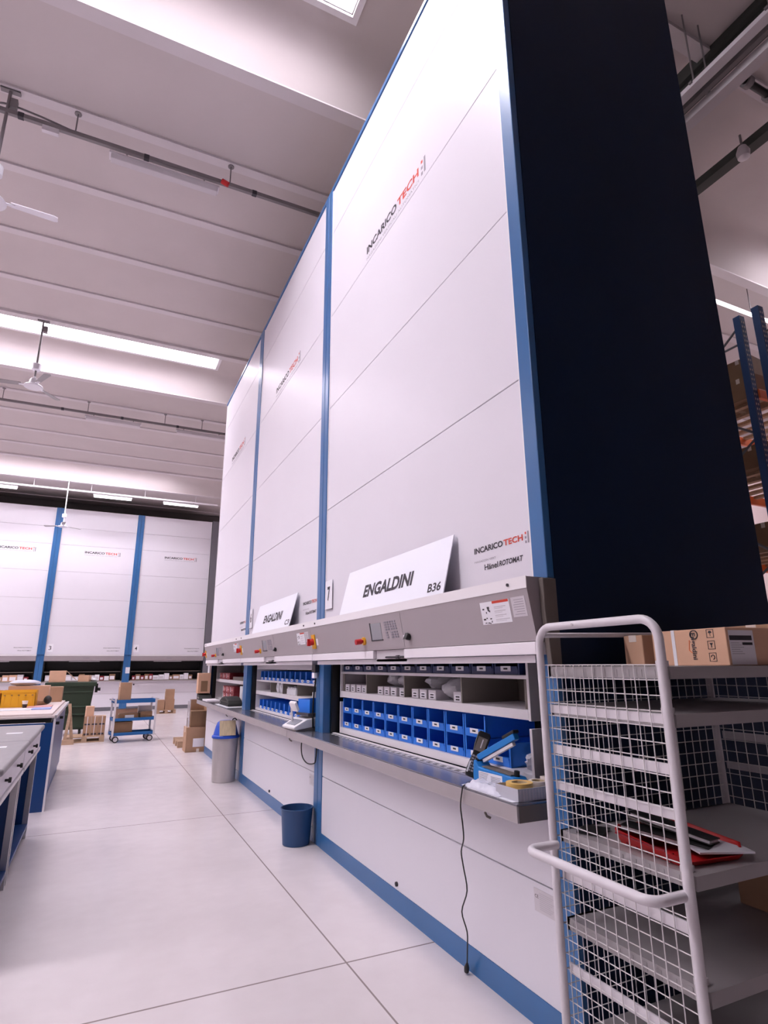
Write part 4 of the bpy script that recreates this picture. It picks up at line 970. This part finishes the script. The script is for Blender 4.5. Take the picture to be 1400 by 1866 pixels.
# ------------------------------------------------------------------ workbenches on the left
def bench(y0, y1, label, knobs, card):
    t = thing('workbench', label, 'workbench', (-0.42, y0, 0))
    done('top', G().box(-1.45, -0.42, y0, y1, 0.955, 1.0), 'benchtop', t, 0.018, segs=4)
    done('drawer_front', G().box(-0.47, -0.445, y0+0.02, y1-0.02, 0.80, 0.953), 'lightgrey', t, 0.004)
    done('rail', G().box(-0.455, -0.435, y0+0.02, y1-0.02, 0.770, 0.798), 'chrome', t)
    for y in knobs:
        k = done('knob', G().cyl((-0.445, y, 0.885), (-0.425, y, 0.885), 0.008, 12).cyl((-0.425, y, 0.885), (-0.41, y, 0.885), 0.016, 14), 'black', t)
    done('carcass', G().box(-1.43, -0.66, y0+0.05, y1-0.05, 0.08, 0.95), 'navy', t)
    for y in (y0+0.03, y1-0.07):
        done('leg', G().box(-0.50, -0.455, y, y+0.04, 0.0, 0.77), 'chrome', t)
        done('leg', G().box(-1.43, -1.385, y, y+0.04, 0.0, 0.95), 'chrome', t)
    done('side_panel', G().box(-0.62, -0.50, y1-0.065, y1-0.035, 0.05, 0.80), 'benchblue', t)
    done('foot_shelf', G().box(-0.62, -0.455, y0+0.075, y1-0.075, 0.10, 0.13), 'benchblue', t)
    done('card_label', G().box(card[0], card[1], card[2], card[3], 1.0, 1.0015), 'white', t)
    return t
bench(5.525, 6.95, 'second grey topped workbench, farther of the two, beside the aisle', (5.80, 6.20), (-0.655, -0.535, 6.12, 6.20))
bench(4.08, 5.515, 'nearest grey topped workbench at the left edge of the picture', (4.45, 5.05), (-0.60, -0.535, 5.12, 5.19))
T = thing('blue_workbench', 'tall blue steel workbench with a pale board top on the left', 'workbench', (-0.39, 8.0, 0))
done('lower_board', G().box(-2.4, -0.40, 8.0, 11.05, 0.985, 1.007), 'board', T, 0.002)
done('upper_board', G().box(-2.4, -0.43, 8.05, 11.05, 1.0075, 1.03), 'board', T, 0.002)
done('edge_trim', G().box(-0.40, -0.375, 8.0, 11.05, 0.975, 1.012), 'chrome', T)
done('gap_shade', G().box(-2.35, -0.43, 8.02, 11.0, 0.935, 0.983), 'black', T)  # black filler carrying the shade of the gap under the boards
done('end_panel', G().box(-2.35, -0.40, 8.0, 8.03, 0.0, 0.93), 'benchblue', T, 0.004)
done('front_panel', G().box(-0.44, -0.41, 8.06, 11.0, 0.12, 0.93), 'benchblue', T)
done('corner_post', G().box(-0.405, -0.385, 7.995, 8.05, 0.0, 0.975), 'lightgrey', T)
done('plinth', G().box(-2.3, -0.43, 8.06, 11.0, 0.0, 0.115), 'binblue2', T)
for y in (8.6, 9.5): done('drawer_handle', G().cyl((-0.41, y, 0.88), (-0.37, y, 0.88), 0.018, 10), 'black', T)
ZB = 1.0305
def ybin(x, y, label):
    t = thing('storage_bin', label, 'bin', (0, 0, 0), 'yellow bins on the blue workbench')
    W, D, H = 0.40, 0.30, 0.215
    g = G().box(-W/2, W/2, -D/2, D/2, 0, 0.005)
    for s in (-1, 1):
        g.prism([(s*W/2, 0), (s*(W/2-0.006), 0), (s*(W/2-0.006), H), (s*W/2, H)], 'y', -D/2, D/2)
    g.box(-W/2, W/2, D/2-0.006, D/2, 0.005, H).box(-W/2, W/2, -D/2, -D/2+0.006, 0.005, H*0.96)
    done('body', g, 'yellow', t)
    g = G().box(-W/2-0.006, W/2+0.006, -D/2-0.010, -D/2, H-0.028, H)
    for i in range(5): g.box(-W/2+0.03+0.08*i, -W/2+0.04+0.08*i, -D/2-0.007, -D/2, 0.02, H-0.05)
    done('rib', g, 'yellow', t)
    gg = G()
    for i in range(5): gg.box(-W/2+0.03+0.08*i, -W/2+0.05+0.08*i, -D/2-0.0095, -D/2, H-0.066, H-0.055)
    done('slot', gg, 'cartond', t)
    t.location = (x, y, ZB); return t
ybin(-0.93, 9.62, 'right yellow plastic bin on the blue workbench'); ybin(-1.35, 9.62, 'left yellow plastic bin on the blue workbench')
carton('carton', (-0.86, 10.05, ZB), 0.50, 0.30, 0.26, 0, 'peach coloured flat carton behind the yellow bins', 'cartonl')
carton('carton', (-1.60, 10.05, ZB), 0.62, 0.30, 0.25, 0, 'left pale carton behind the yellow bins', 'cartonl')
bag('white_bag', (-0.93, 10.05, 1.332), (0.20, 0.14, 0.042), 21, 'white plastic bag on the peach carton behind the bins', 'whitebag', 0.06)
T = thing('paper_cup', 'small clear cup of dark coffee on the blue workbench', 'cup', (-0.835, 9.35, ZB))
done('cup', G().lathe([(0.024, 0.0), (0.036, 0.088), (0.033, 0.088), (0.022, 0.006), (0, 0.006)], (-0.835, 9.35, ZB), 20), 'tape', T)
done('coffee', G().lathe([(0.0255, 0.0), (0.0265, 0.004), (0.0315, 0.045), (0.0, 0.046)], (-0.835, 9.35, ZB-0.0003), 20), 'liquid', T)
T = thing('hand_tool', 'black and tan hand tool lying on the blue workbench', 'tool', (-0.62, 9.80, ZB))
done('tool_body', G().blob((-0.60, 9.75, ZB+0.075), (0.05, 0.10, 0.055), 14, 8, 0.08, 4), 'rubber', T)
done('tool_base', G().tube([(-0.72, 9.75, ZB+0.035), (-0.64, 9.75, ZB+0.04), (-0.58, 9.75, ZB+0.06)], [0.034, 0.034, 0.03], 10), 'carton', T)
tag(done('pink_folder', G().box(-0.80, -0.52, 9.25, 9.60, ZB, ZB+0.012), 'pink', origin=(-0.66, 9.4, ZB)), 'pink folder lying on the blue workbench near the cup', 'folder')
tag(done('paper_sheet', G().box(-1.05, -0.72, 8.80, 9.05, ZB, ZB+0.006), 'paper', origin=(-0.9, 8.9, ZB)), 'white papers at the front of the blue workbench', 'paper')
tag(done('notebook', G().box(-0.71, -0.50, 8.80, 9.10, ZB, ZB+0.012), 'bluepaper', origin=(-0.6, 8.9, ZB)), 'pale blue notebook right of the white papers', 'notebook')
tag(done('brown_carton', G().box(-0.66, -0.47, 10.6, 10.9, ZB, ZB+0.22), 'carton', origin=(-0.56, 10.75, ZB)), 'brown carton at the far right corner of the blue workbench', 'box')

# ------------------------------------------------------------------ far row of machines
YF = 24.3
farx = [-7.56, -4.73, -1.905, 0.925, 3.655]
def far_machine(x0, x1, num, label):
    t = thing('storage_machine', label, 'storage machine', (x0, YF, 0), 'storage machines along the far wall')
    a, b = x0+0.125, (x1-0.125 if num < 4 else x1-0.012)
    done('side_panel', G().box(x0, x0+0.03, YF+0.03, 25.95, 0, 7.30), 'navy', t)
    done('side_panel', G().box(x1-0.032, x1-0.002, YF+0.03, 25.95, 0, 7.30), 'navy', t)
    done('back_panel', G().box(x0+0.03, x1-0.032, 25.92, 25.95, 0, 7.30), 'inside', t)
    zs = [1.97, 2.98, 3.95, 4.95, 5.95, 6.6, 7.33]
    for i in range(6): done('front_panel', G().box(a, b, YF, YF+0.03, zs[i]+0.003, zs[i+1]-0.003), 'cream', t, 0.003)
    for xa in (a, b-0.02): done('edge_strip', G().box(xa, xa+0.02, YF-0.006, YF-0.0005, 1.97, 7.33), 'creamedge', t)
    for xa, xb in (((x0, a-0.004), (b+0.004, x1-0.002)) if num < 4 else ((x0, a-0.004),)): done('lower_pilaster', G().box(xa, xb, YF-0.02, YF+0.09, 0.0, 1.969), 'blue', t, 0.004)
    for xa, xb in (((x0, a-0.003), (b+0.003, x1-0.002)) if num < 4 else ((x0, a-0.003),)):
        done('pilaster', G().box(xa, xb, YF-0.05, YF+0.03, 1.97, 7.33), 'blue', t, 0.006)
    done('sill_strip', G().box(a, b, YF-0.02, YF+0.03, 1.93, 1.968), 'creamedge', t)
    done('console', G().prism([(YF-0.13, 1.92), (YF+0.03, 1.928), (YF+0.03, 1.74), (YF-0.09, 1.76)], 'x', a, b), 'grey', t)
    done('light_bar', G().box((a+b)/2-0.5, (a+b)/2+0.5, YF-0.06, YF-0.02, 1.72, 1.74), 'lightgrey', t)
    done('console_print', G().box((a+b)/2-0.06, (a+b)/2+0.14, YF-0.1295, YF-0.118, 1.84, 1.86), 'greyprint', t)
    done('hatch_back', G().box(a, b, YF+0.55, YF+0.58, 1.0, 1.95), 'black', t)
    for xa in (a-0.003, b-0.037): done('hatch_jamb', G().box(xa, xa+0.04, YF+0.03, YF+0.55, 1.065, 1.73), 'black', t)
    done('carrier', G().box(a+0.05, b-0.05, YF+0.08, YF+0.5, 1.355, 1.375), 'inside', t)
    done('carrier_floor', G().box(a+0.05, b-0.05, YF+0.06, YF+0.5, 1.04, 1.062), 'inside', t)
    done('sill', G().box(a, b, YF-0.14, YF+0.05, 1.01, 1.038), 'steelfront', t)
    done('lower_panel', G().box(a, b, YF, YF+0.03, 0.59, 1.008), 'cream', t, 0.003)
    done('lower_panel', G().box(a, b, YF, YF+0.03, 0.13, 0.584), 'cream', t, 0.003)
    done('kickboard', G().box(a, b, YF+0.003, YF+0.03, 0.0, 0.127), 'postgrey', t)
    done('lock', G().cyl((a+0.18, YF, 0.90), (a+0.18, YF-0.02, 0.90), 0.03, 12), 'print', t)
    P = lambda u, zz: (a+0.86+u, YF-0.0002, zz)
    logo(t, 0, 5.67, 1.10, 0.085, True, BASIS_Y, P)
    P2 = lambda u, zz: (b-0.72+u, YF-0.0002, zz)
    text('lettering', [('INCARICOTECH', P2(0, 2.19), 0.55, 0.034, 0.003, 0), ('H\u00e4nel ROTOMAT', P2(0.12, 2.09), 0.42, 0.032, 0.006, 0.1)], 'print', t, BASIS_Y)
    rnd = random.Random(num*7+3)
    x = a+0.10; i = 0; kinds = ['white', 'cartonl', 'label', 'carton', 'darkred', 'cartond', 'lightgrey']
    names = {'white': 'white', 'cartonl': 'pale brown', 'label': 'white labelled', 'carton': 'brown', 'darkred': 'dark red', 'cartond': 'dark brown', 'lightgrey': 'grey'}
    while x < b-0.30 and i < 13:
        wd = rnd.uniform(0.12, 0.26); m = kinds[rnd.randrange(7)] if num != 4 else (['darkred', 'cartond', 'darkred', 'cartond', 'darkred', 'white', 'white', 'label', 'cartond', 'carton', 'white', 'label', 'cartond'][i])
        h = rnd.uniform(0.14, 0.23)
        o = thing('carton', '%s carton from the left, %s, on the far machine %s sill shelf' % (ORD[i], names[m], num), 'box', (x+wd/2, YF+0.15, 1.0625), 'cartons in the far machine hatches')
        done('carton_body', G().box(x, x+wd-0.01, YF+0.07, YF+0.35, 1.0625, 1.0625+h), m, o)
        done('carton_label', G().box(x+0.02, x+wd-0.04, YF+0.0688, YF+0.0699, 1.09, 1.06+h*0.7), 'label' if m != 'white' else 'lightgrey', o)
        x += wd; i += 1
    return t
fl = {1: 'far machine at the extreme left edge of the picture', 2: 'far cream machine left of number card 3', 3: 'far cream machine bearing number card 3', 4: 'far cream machine bearing number card 4'}
for i in range(4):
    far_machine(farx[i], farx[i+1], i+1, fl[i+1])
def fcard(x, s):
    t = thing('number_card', 'white number card %s beside a far blue pillar' % s, 'sign', (x, YF-0.003, 2.06), 'number cards on the machine fronts')
    done('card', G().box(x, x+0.20, YF-0.010, YF-0.006, 2.06, 2.34), 'white', t)
    text('lettering', [(s, (x+0.06, YF-0.0102, 2.13), 0.085, 0.14, 0.004, 0)], 'print', t, BASIS_Y)
fcard(-1.745, '3'); fcard(1.085, '4')
T = thing('note_sheet', 'white note taped to the blue pillar behind the cart', 'note', (0.95, YF-0.025, 1.35)); done('sheet', G().box(0.90, 1.045, YF-0.026, YF-0.0205, 1.30, 1.52), 'paper', T)
done('red_tab', G().box(0.97, 0.99, YF-0.028, YF-0.026, 1.49, 1.50), 'redprint', T)
struct('trim_3', G().box(3.66, 3.95, YF-0.08, YF+0.2, 0, 7.35), 'postgrey')
struct('far_shade_band', G().box(XW0, 5.3, 25.96, 26.9, 7.1, 8.0), 'darkwall')  # dark block added for the shadowed band above the far machines

# ------------------------------------------------------------------ pallet racking at the right
T = thing('pallet_rack', 'blue and orange pallet racking seen beyond the dark machine side', 'rack', (7.0, 4.0, 0))
def upright(x, y):
    g = G().box(x-0.05, x+0.05, y-0.012, y+0.012, 0, 5.86).box(x-0.05, x-0.04, y+0.012, y+0.075, 0, 5.86).box(x+0.04, x+0.05, y+0.012, y+0.075, 0, 5.86)
    u = done('upright', g, 'rackblue', T)
    gg = G()
    for i in range(72): gg.box(x-0.026, x-0.012, y-0.0135, y-0.0122, 1.0+i*0.067, 1.028+i*0.067); gg.box(x+0.012, x+0.026, y-0.0135, y-0.0122, 1.0+i*0.067, 1.028+i*0.067)
    done('slot', gg, 'lightgrey', u)
for x in (7.0, 9.8):
    for y in (3.76, 4.0, 5.1, 2.66): upright(x, y)
    for ya, yb in ((4.0, 5.1), (2.66, 3.76)):
        g = G(); z = 0.5; s = 0
        while z < 5.3:
            p = (x, ya+0.03, z) if s else (x, yb-0.03, z); q = (x, yb-0.03, z+0.75) if s else (x, ya+0.03, z+0.75)
            g.tube([p, q], 0.016, 6); z += 0.75; s = 1-s
        g.tube([(x, ya+0.03, 5.5), (x, yb-0.03, 5.5)], 0.016, 6)
        done('brace', g, 'postgrey', T)
for z in (1.75, 2.85, 3.85, 4.78):
    for y in (3.99, 5.12, 3.77, 2.64):
        done('beam', G().box(7.05, 9.75, y-0.025, y+0.025, z-0.06, z+0.06), 'orange', T, 0.004)
    gg = G()
    for i in range(9): gg.box(7.3+0.28*i, 7.38+0.28*i, 4.02, 5.09, z+0.02, z+0.06)
    done('deck_slat', gg, 'wood', T)
for zi, z in enumerate((1.81, 2.91, 3.91, 4.84)):
    zn = ('lowest', 'second', 'third', 'topmost')[zi]
    for j, (x, y, L, W, H, m) in enumerate(((7.42, 4.28, 0.5, 0.42, 0.30, 'cartond'), (7.42, 4.76, 0.5, 0.42, 0.26, 'cartond'), (8.15, 4.4, 0.5, 0.5, 0.30, 'carton'))):
        if j == 2 and zi >= 2: continue
        carton('carton', (x, y, z+0.0005), L, W, H, 0, '%s carton on the %s rack level' % (('near brown', 'rear brown', 'large far')[j], zn), m, group='cartons on the pallet racking')
carton('carton', (7.42, 4.3, 5.145), 0.4, 0.36, 0.28, 0.1, 'brown carton stacked on another at the rack top', 'cartond')

# ------------------------------------------------------------------ fans, light tracks and pipes under the roof
def fan(x, y, zt, zh, label, dark, rot, white_rod=False):
    t = thing('ceiling_fan', label, 'ceiling fan', (x, y, zt), 'ceiling fans hanging from the roof beams')
    done('mount', G().box(x-0.10, x+0.10, y-0.03, y+0.03, zt-0.02, zt), 'track', t)
    done('rod', G().cyl((x, y, zh+0.16), (x, y, zt-0.02), 0.018, 10), 'trackwhite' if white_rod else 'track', t)
    done('canopy', G().lathe([(0.05, 0.0), (0.075, 0.02), (0.075, 0.13), (0.06, 0.14), (0.02, 0.145)], (x, y, zh+0.34), 18), 'fan', t)
    if not white_rod: done('switch_box', G().box(x+0.02, x+0.09, y-0.03, y+0.03, zt-0.24, zt-0.12), 'track', t)
    done('motor', G().lathe([(0.15, 0.0), (0.165, 0.015), (0.15, 0.035), (0.085, 0.05), (0.08, 0.13), (0.06, 0.17), (0.02, 0.18), (0.018, 0.22)], (x, y, zh), 24), 'fan', t)
    for k in range(3):
        a = rot+k*2*PI/3
        R = Matrix.Translation((x, y, zh+0.045)) @ Matrix.Rotation(a, 4, 'Z') @ Matrix.Rotation(math.radians(9), 4, 'X')
        b = done('blade', G().prism([(0.20, -0.05), (0.62, -0.065), (0.655, -0.045), (0.655, 0.045), (0.62, 0.065), (0.20, 0.05)], 'z', -0.004, 0.004, T=R), 'fan' if not dark else 'fandark', t)
        done('blade_arm', G().box(0.10, 0.24, -0.025, 0.025, -0.012, -0.004, T=R), 'fan', b)
fan(-1.645, 11.72, 8.0-0.02, 6.58, 'white ceiling fan hanging before the middle roof pane', True, math.radians(55))
fan(-1.655, 22.84, 8.0, 6.30, 'small distant white ceiling fan in front of the far machines', True, math.radians(35), True)
fan(-1.61, 6.60, 8.0, 6.46, 'ceiling fan cut off by the left edge of the picture', False, math.radians(5))
def fixture(x0, x1, y, z, label, group, m='diffuser'):
    t = thing('lamp_fixture', label, 'lamp', ((x0+x1)/2, y, z), group)
    done('housing', G().prism([(y-0.05, z-0.02), (y+0.05, z-0.02), (y+0.065, z-0.06), (y-0.065, z-0.06)], 'x', x0, x1), 'lightgrey' , t, 0.003)
    done('diffuser', G().prism([(y-0.065, z-0.0605), (y+0.065, z-0.0605), (y+0.045, z-0.115), (y-0.045, z-0.115)], 'x', x0+0.02, x1-0.02), m, t, 0.006)
    done('bracket', G().box(x0+0.18, x0+0.20, y-0.012, y+0.012, z-0.02, z+0.03).box(x1-0.20, x1-0.18, y-0.012, y+0.012, z-0.02, z+0.03), 'track', t)
def track(y, z, xa, xb, hang, label, m):
    t = thing('cable_track', label, 'cable track', (xa, y, z))
    done('channel', G().box(xa, xb, y-0.022, y+0.022, z, z+0.055), m, t)
    for x in hang: done('hanger', G().cyl((x, y, z+0.055), (x, y, 8.0), 0.008, 6).cyl((x, y, 7.988), (x, y, 8.0), 0.04, 10), m, t)
    x = xa+0.4
    while x < xb: done('joint', G().box(x, x+0.06, y-0.026, y+0.026, z-0.004, z+0.058), 'print' if m == 'track' else m, t); x += 1.35
    return t
hs = [-0.915-1.82*k for k in range(5, -1, -1)]+[0.905, 1.85]
t1 = track(6.60, 7.67, XW0+0.3, 2.6, [h for h in hs if h < 1.5], 'nearest grey cable track under the roof carrying one long lamp', 'track')
done('red_connector', G().cyl((0.80, 6.575, 7.70), (0.88, 6.56, 7.66), 0.035, 12), 'red', t1)
done('conduit_loop', G().tube(smooth_path([(-1.75, 6.6, 7.76), (-1.6, 6.6, 7.80), (-1.3, 6.6, 7.78), (-0.95, 6.6, 7.727)]), 0.012, 6), 'track', t1)
done('junction_box', G().box(-1.25, -1.08, 6.58, 6.63, 7.60, 7.67), 'lightgrey', t1)
fixture(-0.53, 0.77, 6.60, 7.61, 'long unlit lamp under the nearest cable track', 'lamps under the cable tracks')
track(15.36, 7.68, XW0+0.3, 2.6, [h for h in hs if h < 2.2], 'middle grey cable track under the roof', 'track')
fixture(-0.96, 0.34, 15.36, 7.65, 'left lamp under the middle cable track', 'lamps under the cable tracks'); fixture(1.2, 2.5, 15.36, 7.65, 'right lamp under the middle cable track', 'lamps under the cable tracks')
track(22.95, 7.68, XW0+0.3, 3.6, hs[:-1]+[2.75], 'white cable track in front of the far machines', 'trackwhite')
for x, lab in ((-4.5, 'left edge'), (-0.83, 'middle'), (1.57, 'right')):
    fixture(x, x+1.3, 22.95, 7.65, 'white %s lamp under the far white track' % lab, 'lamps under the far white track', 'lamp')
# service run on the right, along the girder
T = thing('service_tray', 'grey cable tray and lamp line running along the dark girder', 'cable tray', (4.8, 0, 7.0))
done('tray', G().box(4.70, 4.80, 0.2, 20, 7.06, 7.075).box(4.70, 4.705, 0.2, 20, 7.075, 7.11).box(4.795, 4.80, 0.2, 20, 7.075, 7.11), 'lightgrey', T)
done('channel', G().box(4.83, 4.88, 0.2, 20, 7.04, 7.09), 'track', T)
done('lamp_line', G().prism([(4.91, 7.05), (5.07, 7.05), (5.05, 6.98), (4.93, 6.98)], 'y', 0.4, 20), 'diffuser', T)
for y in (2.0, 2.75, 4.5): done('hanger', G().cyl((4.75, y, 7.10), (4.75, y, 8.09), 0.008, 6).cyl((4.99, y, 7.05), (4.99, y, 8.09), 0.008, 6).box(4.68, 5.09, y-0.015, y+0.015, 7.09, 7.11), 'track', T)
T = thing('dark_pipe', 'dark pipe with clamps crossing below the roof at the upper right', 'pipe', (5.4, 2.9, 7.3))
done('pipe_run', G().cyl((5.10, 2.55, 7.2), (8.5, 2.55, 7.2), 0.035, 12), 'black', T)
done('clamp', G().cyl((5.25, 2.55, 7.2), (5.32, 2.55, 7.2), 0.06, 12).cyl((5.6, 2.55, 7.2), (5.66, 2.55, 7.2), 0.06, 12), 'track', T)
T = thing('roof_sprinkler', 'small spot lamp under the roof at the right edge of the picture', 'lamp', (6.6, 3.35, 7.9))  # sprinkler head, gives no light
done('sprinkler_body', G().lathe([(0.02, 0.0), (0.07, 0.02), (0.08, 0.10), (0.05, 0.18), (0.02, 0.20)], (6.72, 3.45, 7.72), 16), 'lightgrey', T)
done('sprinkler_stem', G().cyl((6.72, 3.45, 7.90), (6.72, 3.45, 8.09), 0.015, 8), 'track', T)
T = thing('light_rail', 'thin white light rail above the blue racking uprights', 'light rail', (7.2, 5.41, 7.5))
done('rail', G().box(7.2, 13, 5.39, 5.43, 7.48, 7.53), 'lamp', T)
for x in (8.0, 9.8, 11.6): done('hanger', G().cyl((x, 5.41, 7.53), (x, 5.41, 8.09), 0.008, 6), 'track', T)

for o in bpy.data.objects:
    if 'placed' in o: del o['placed']
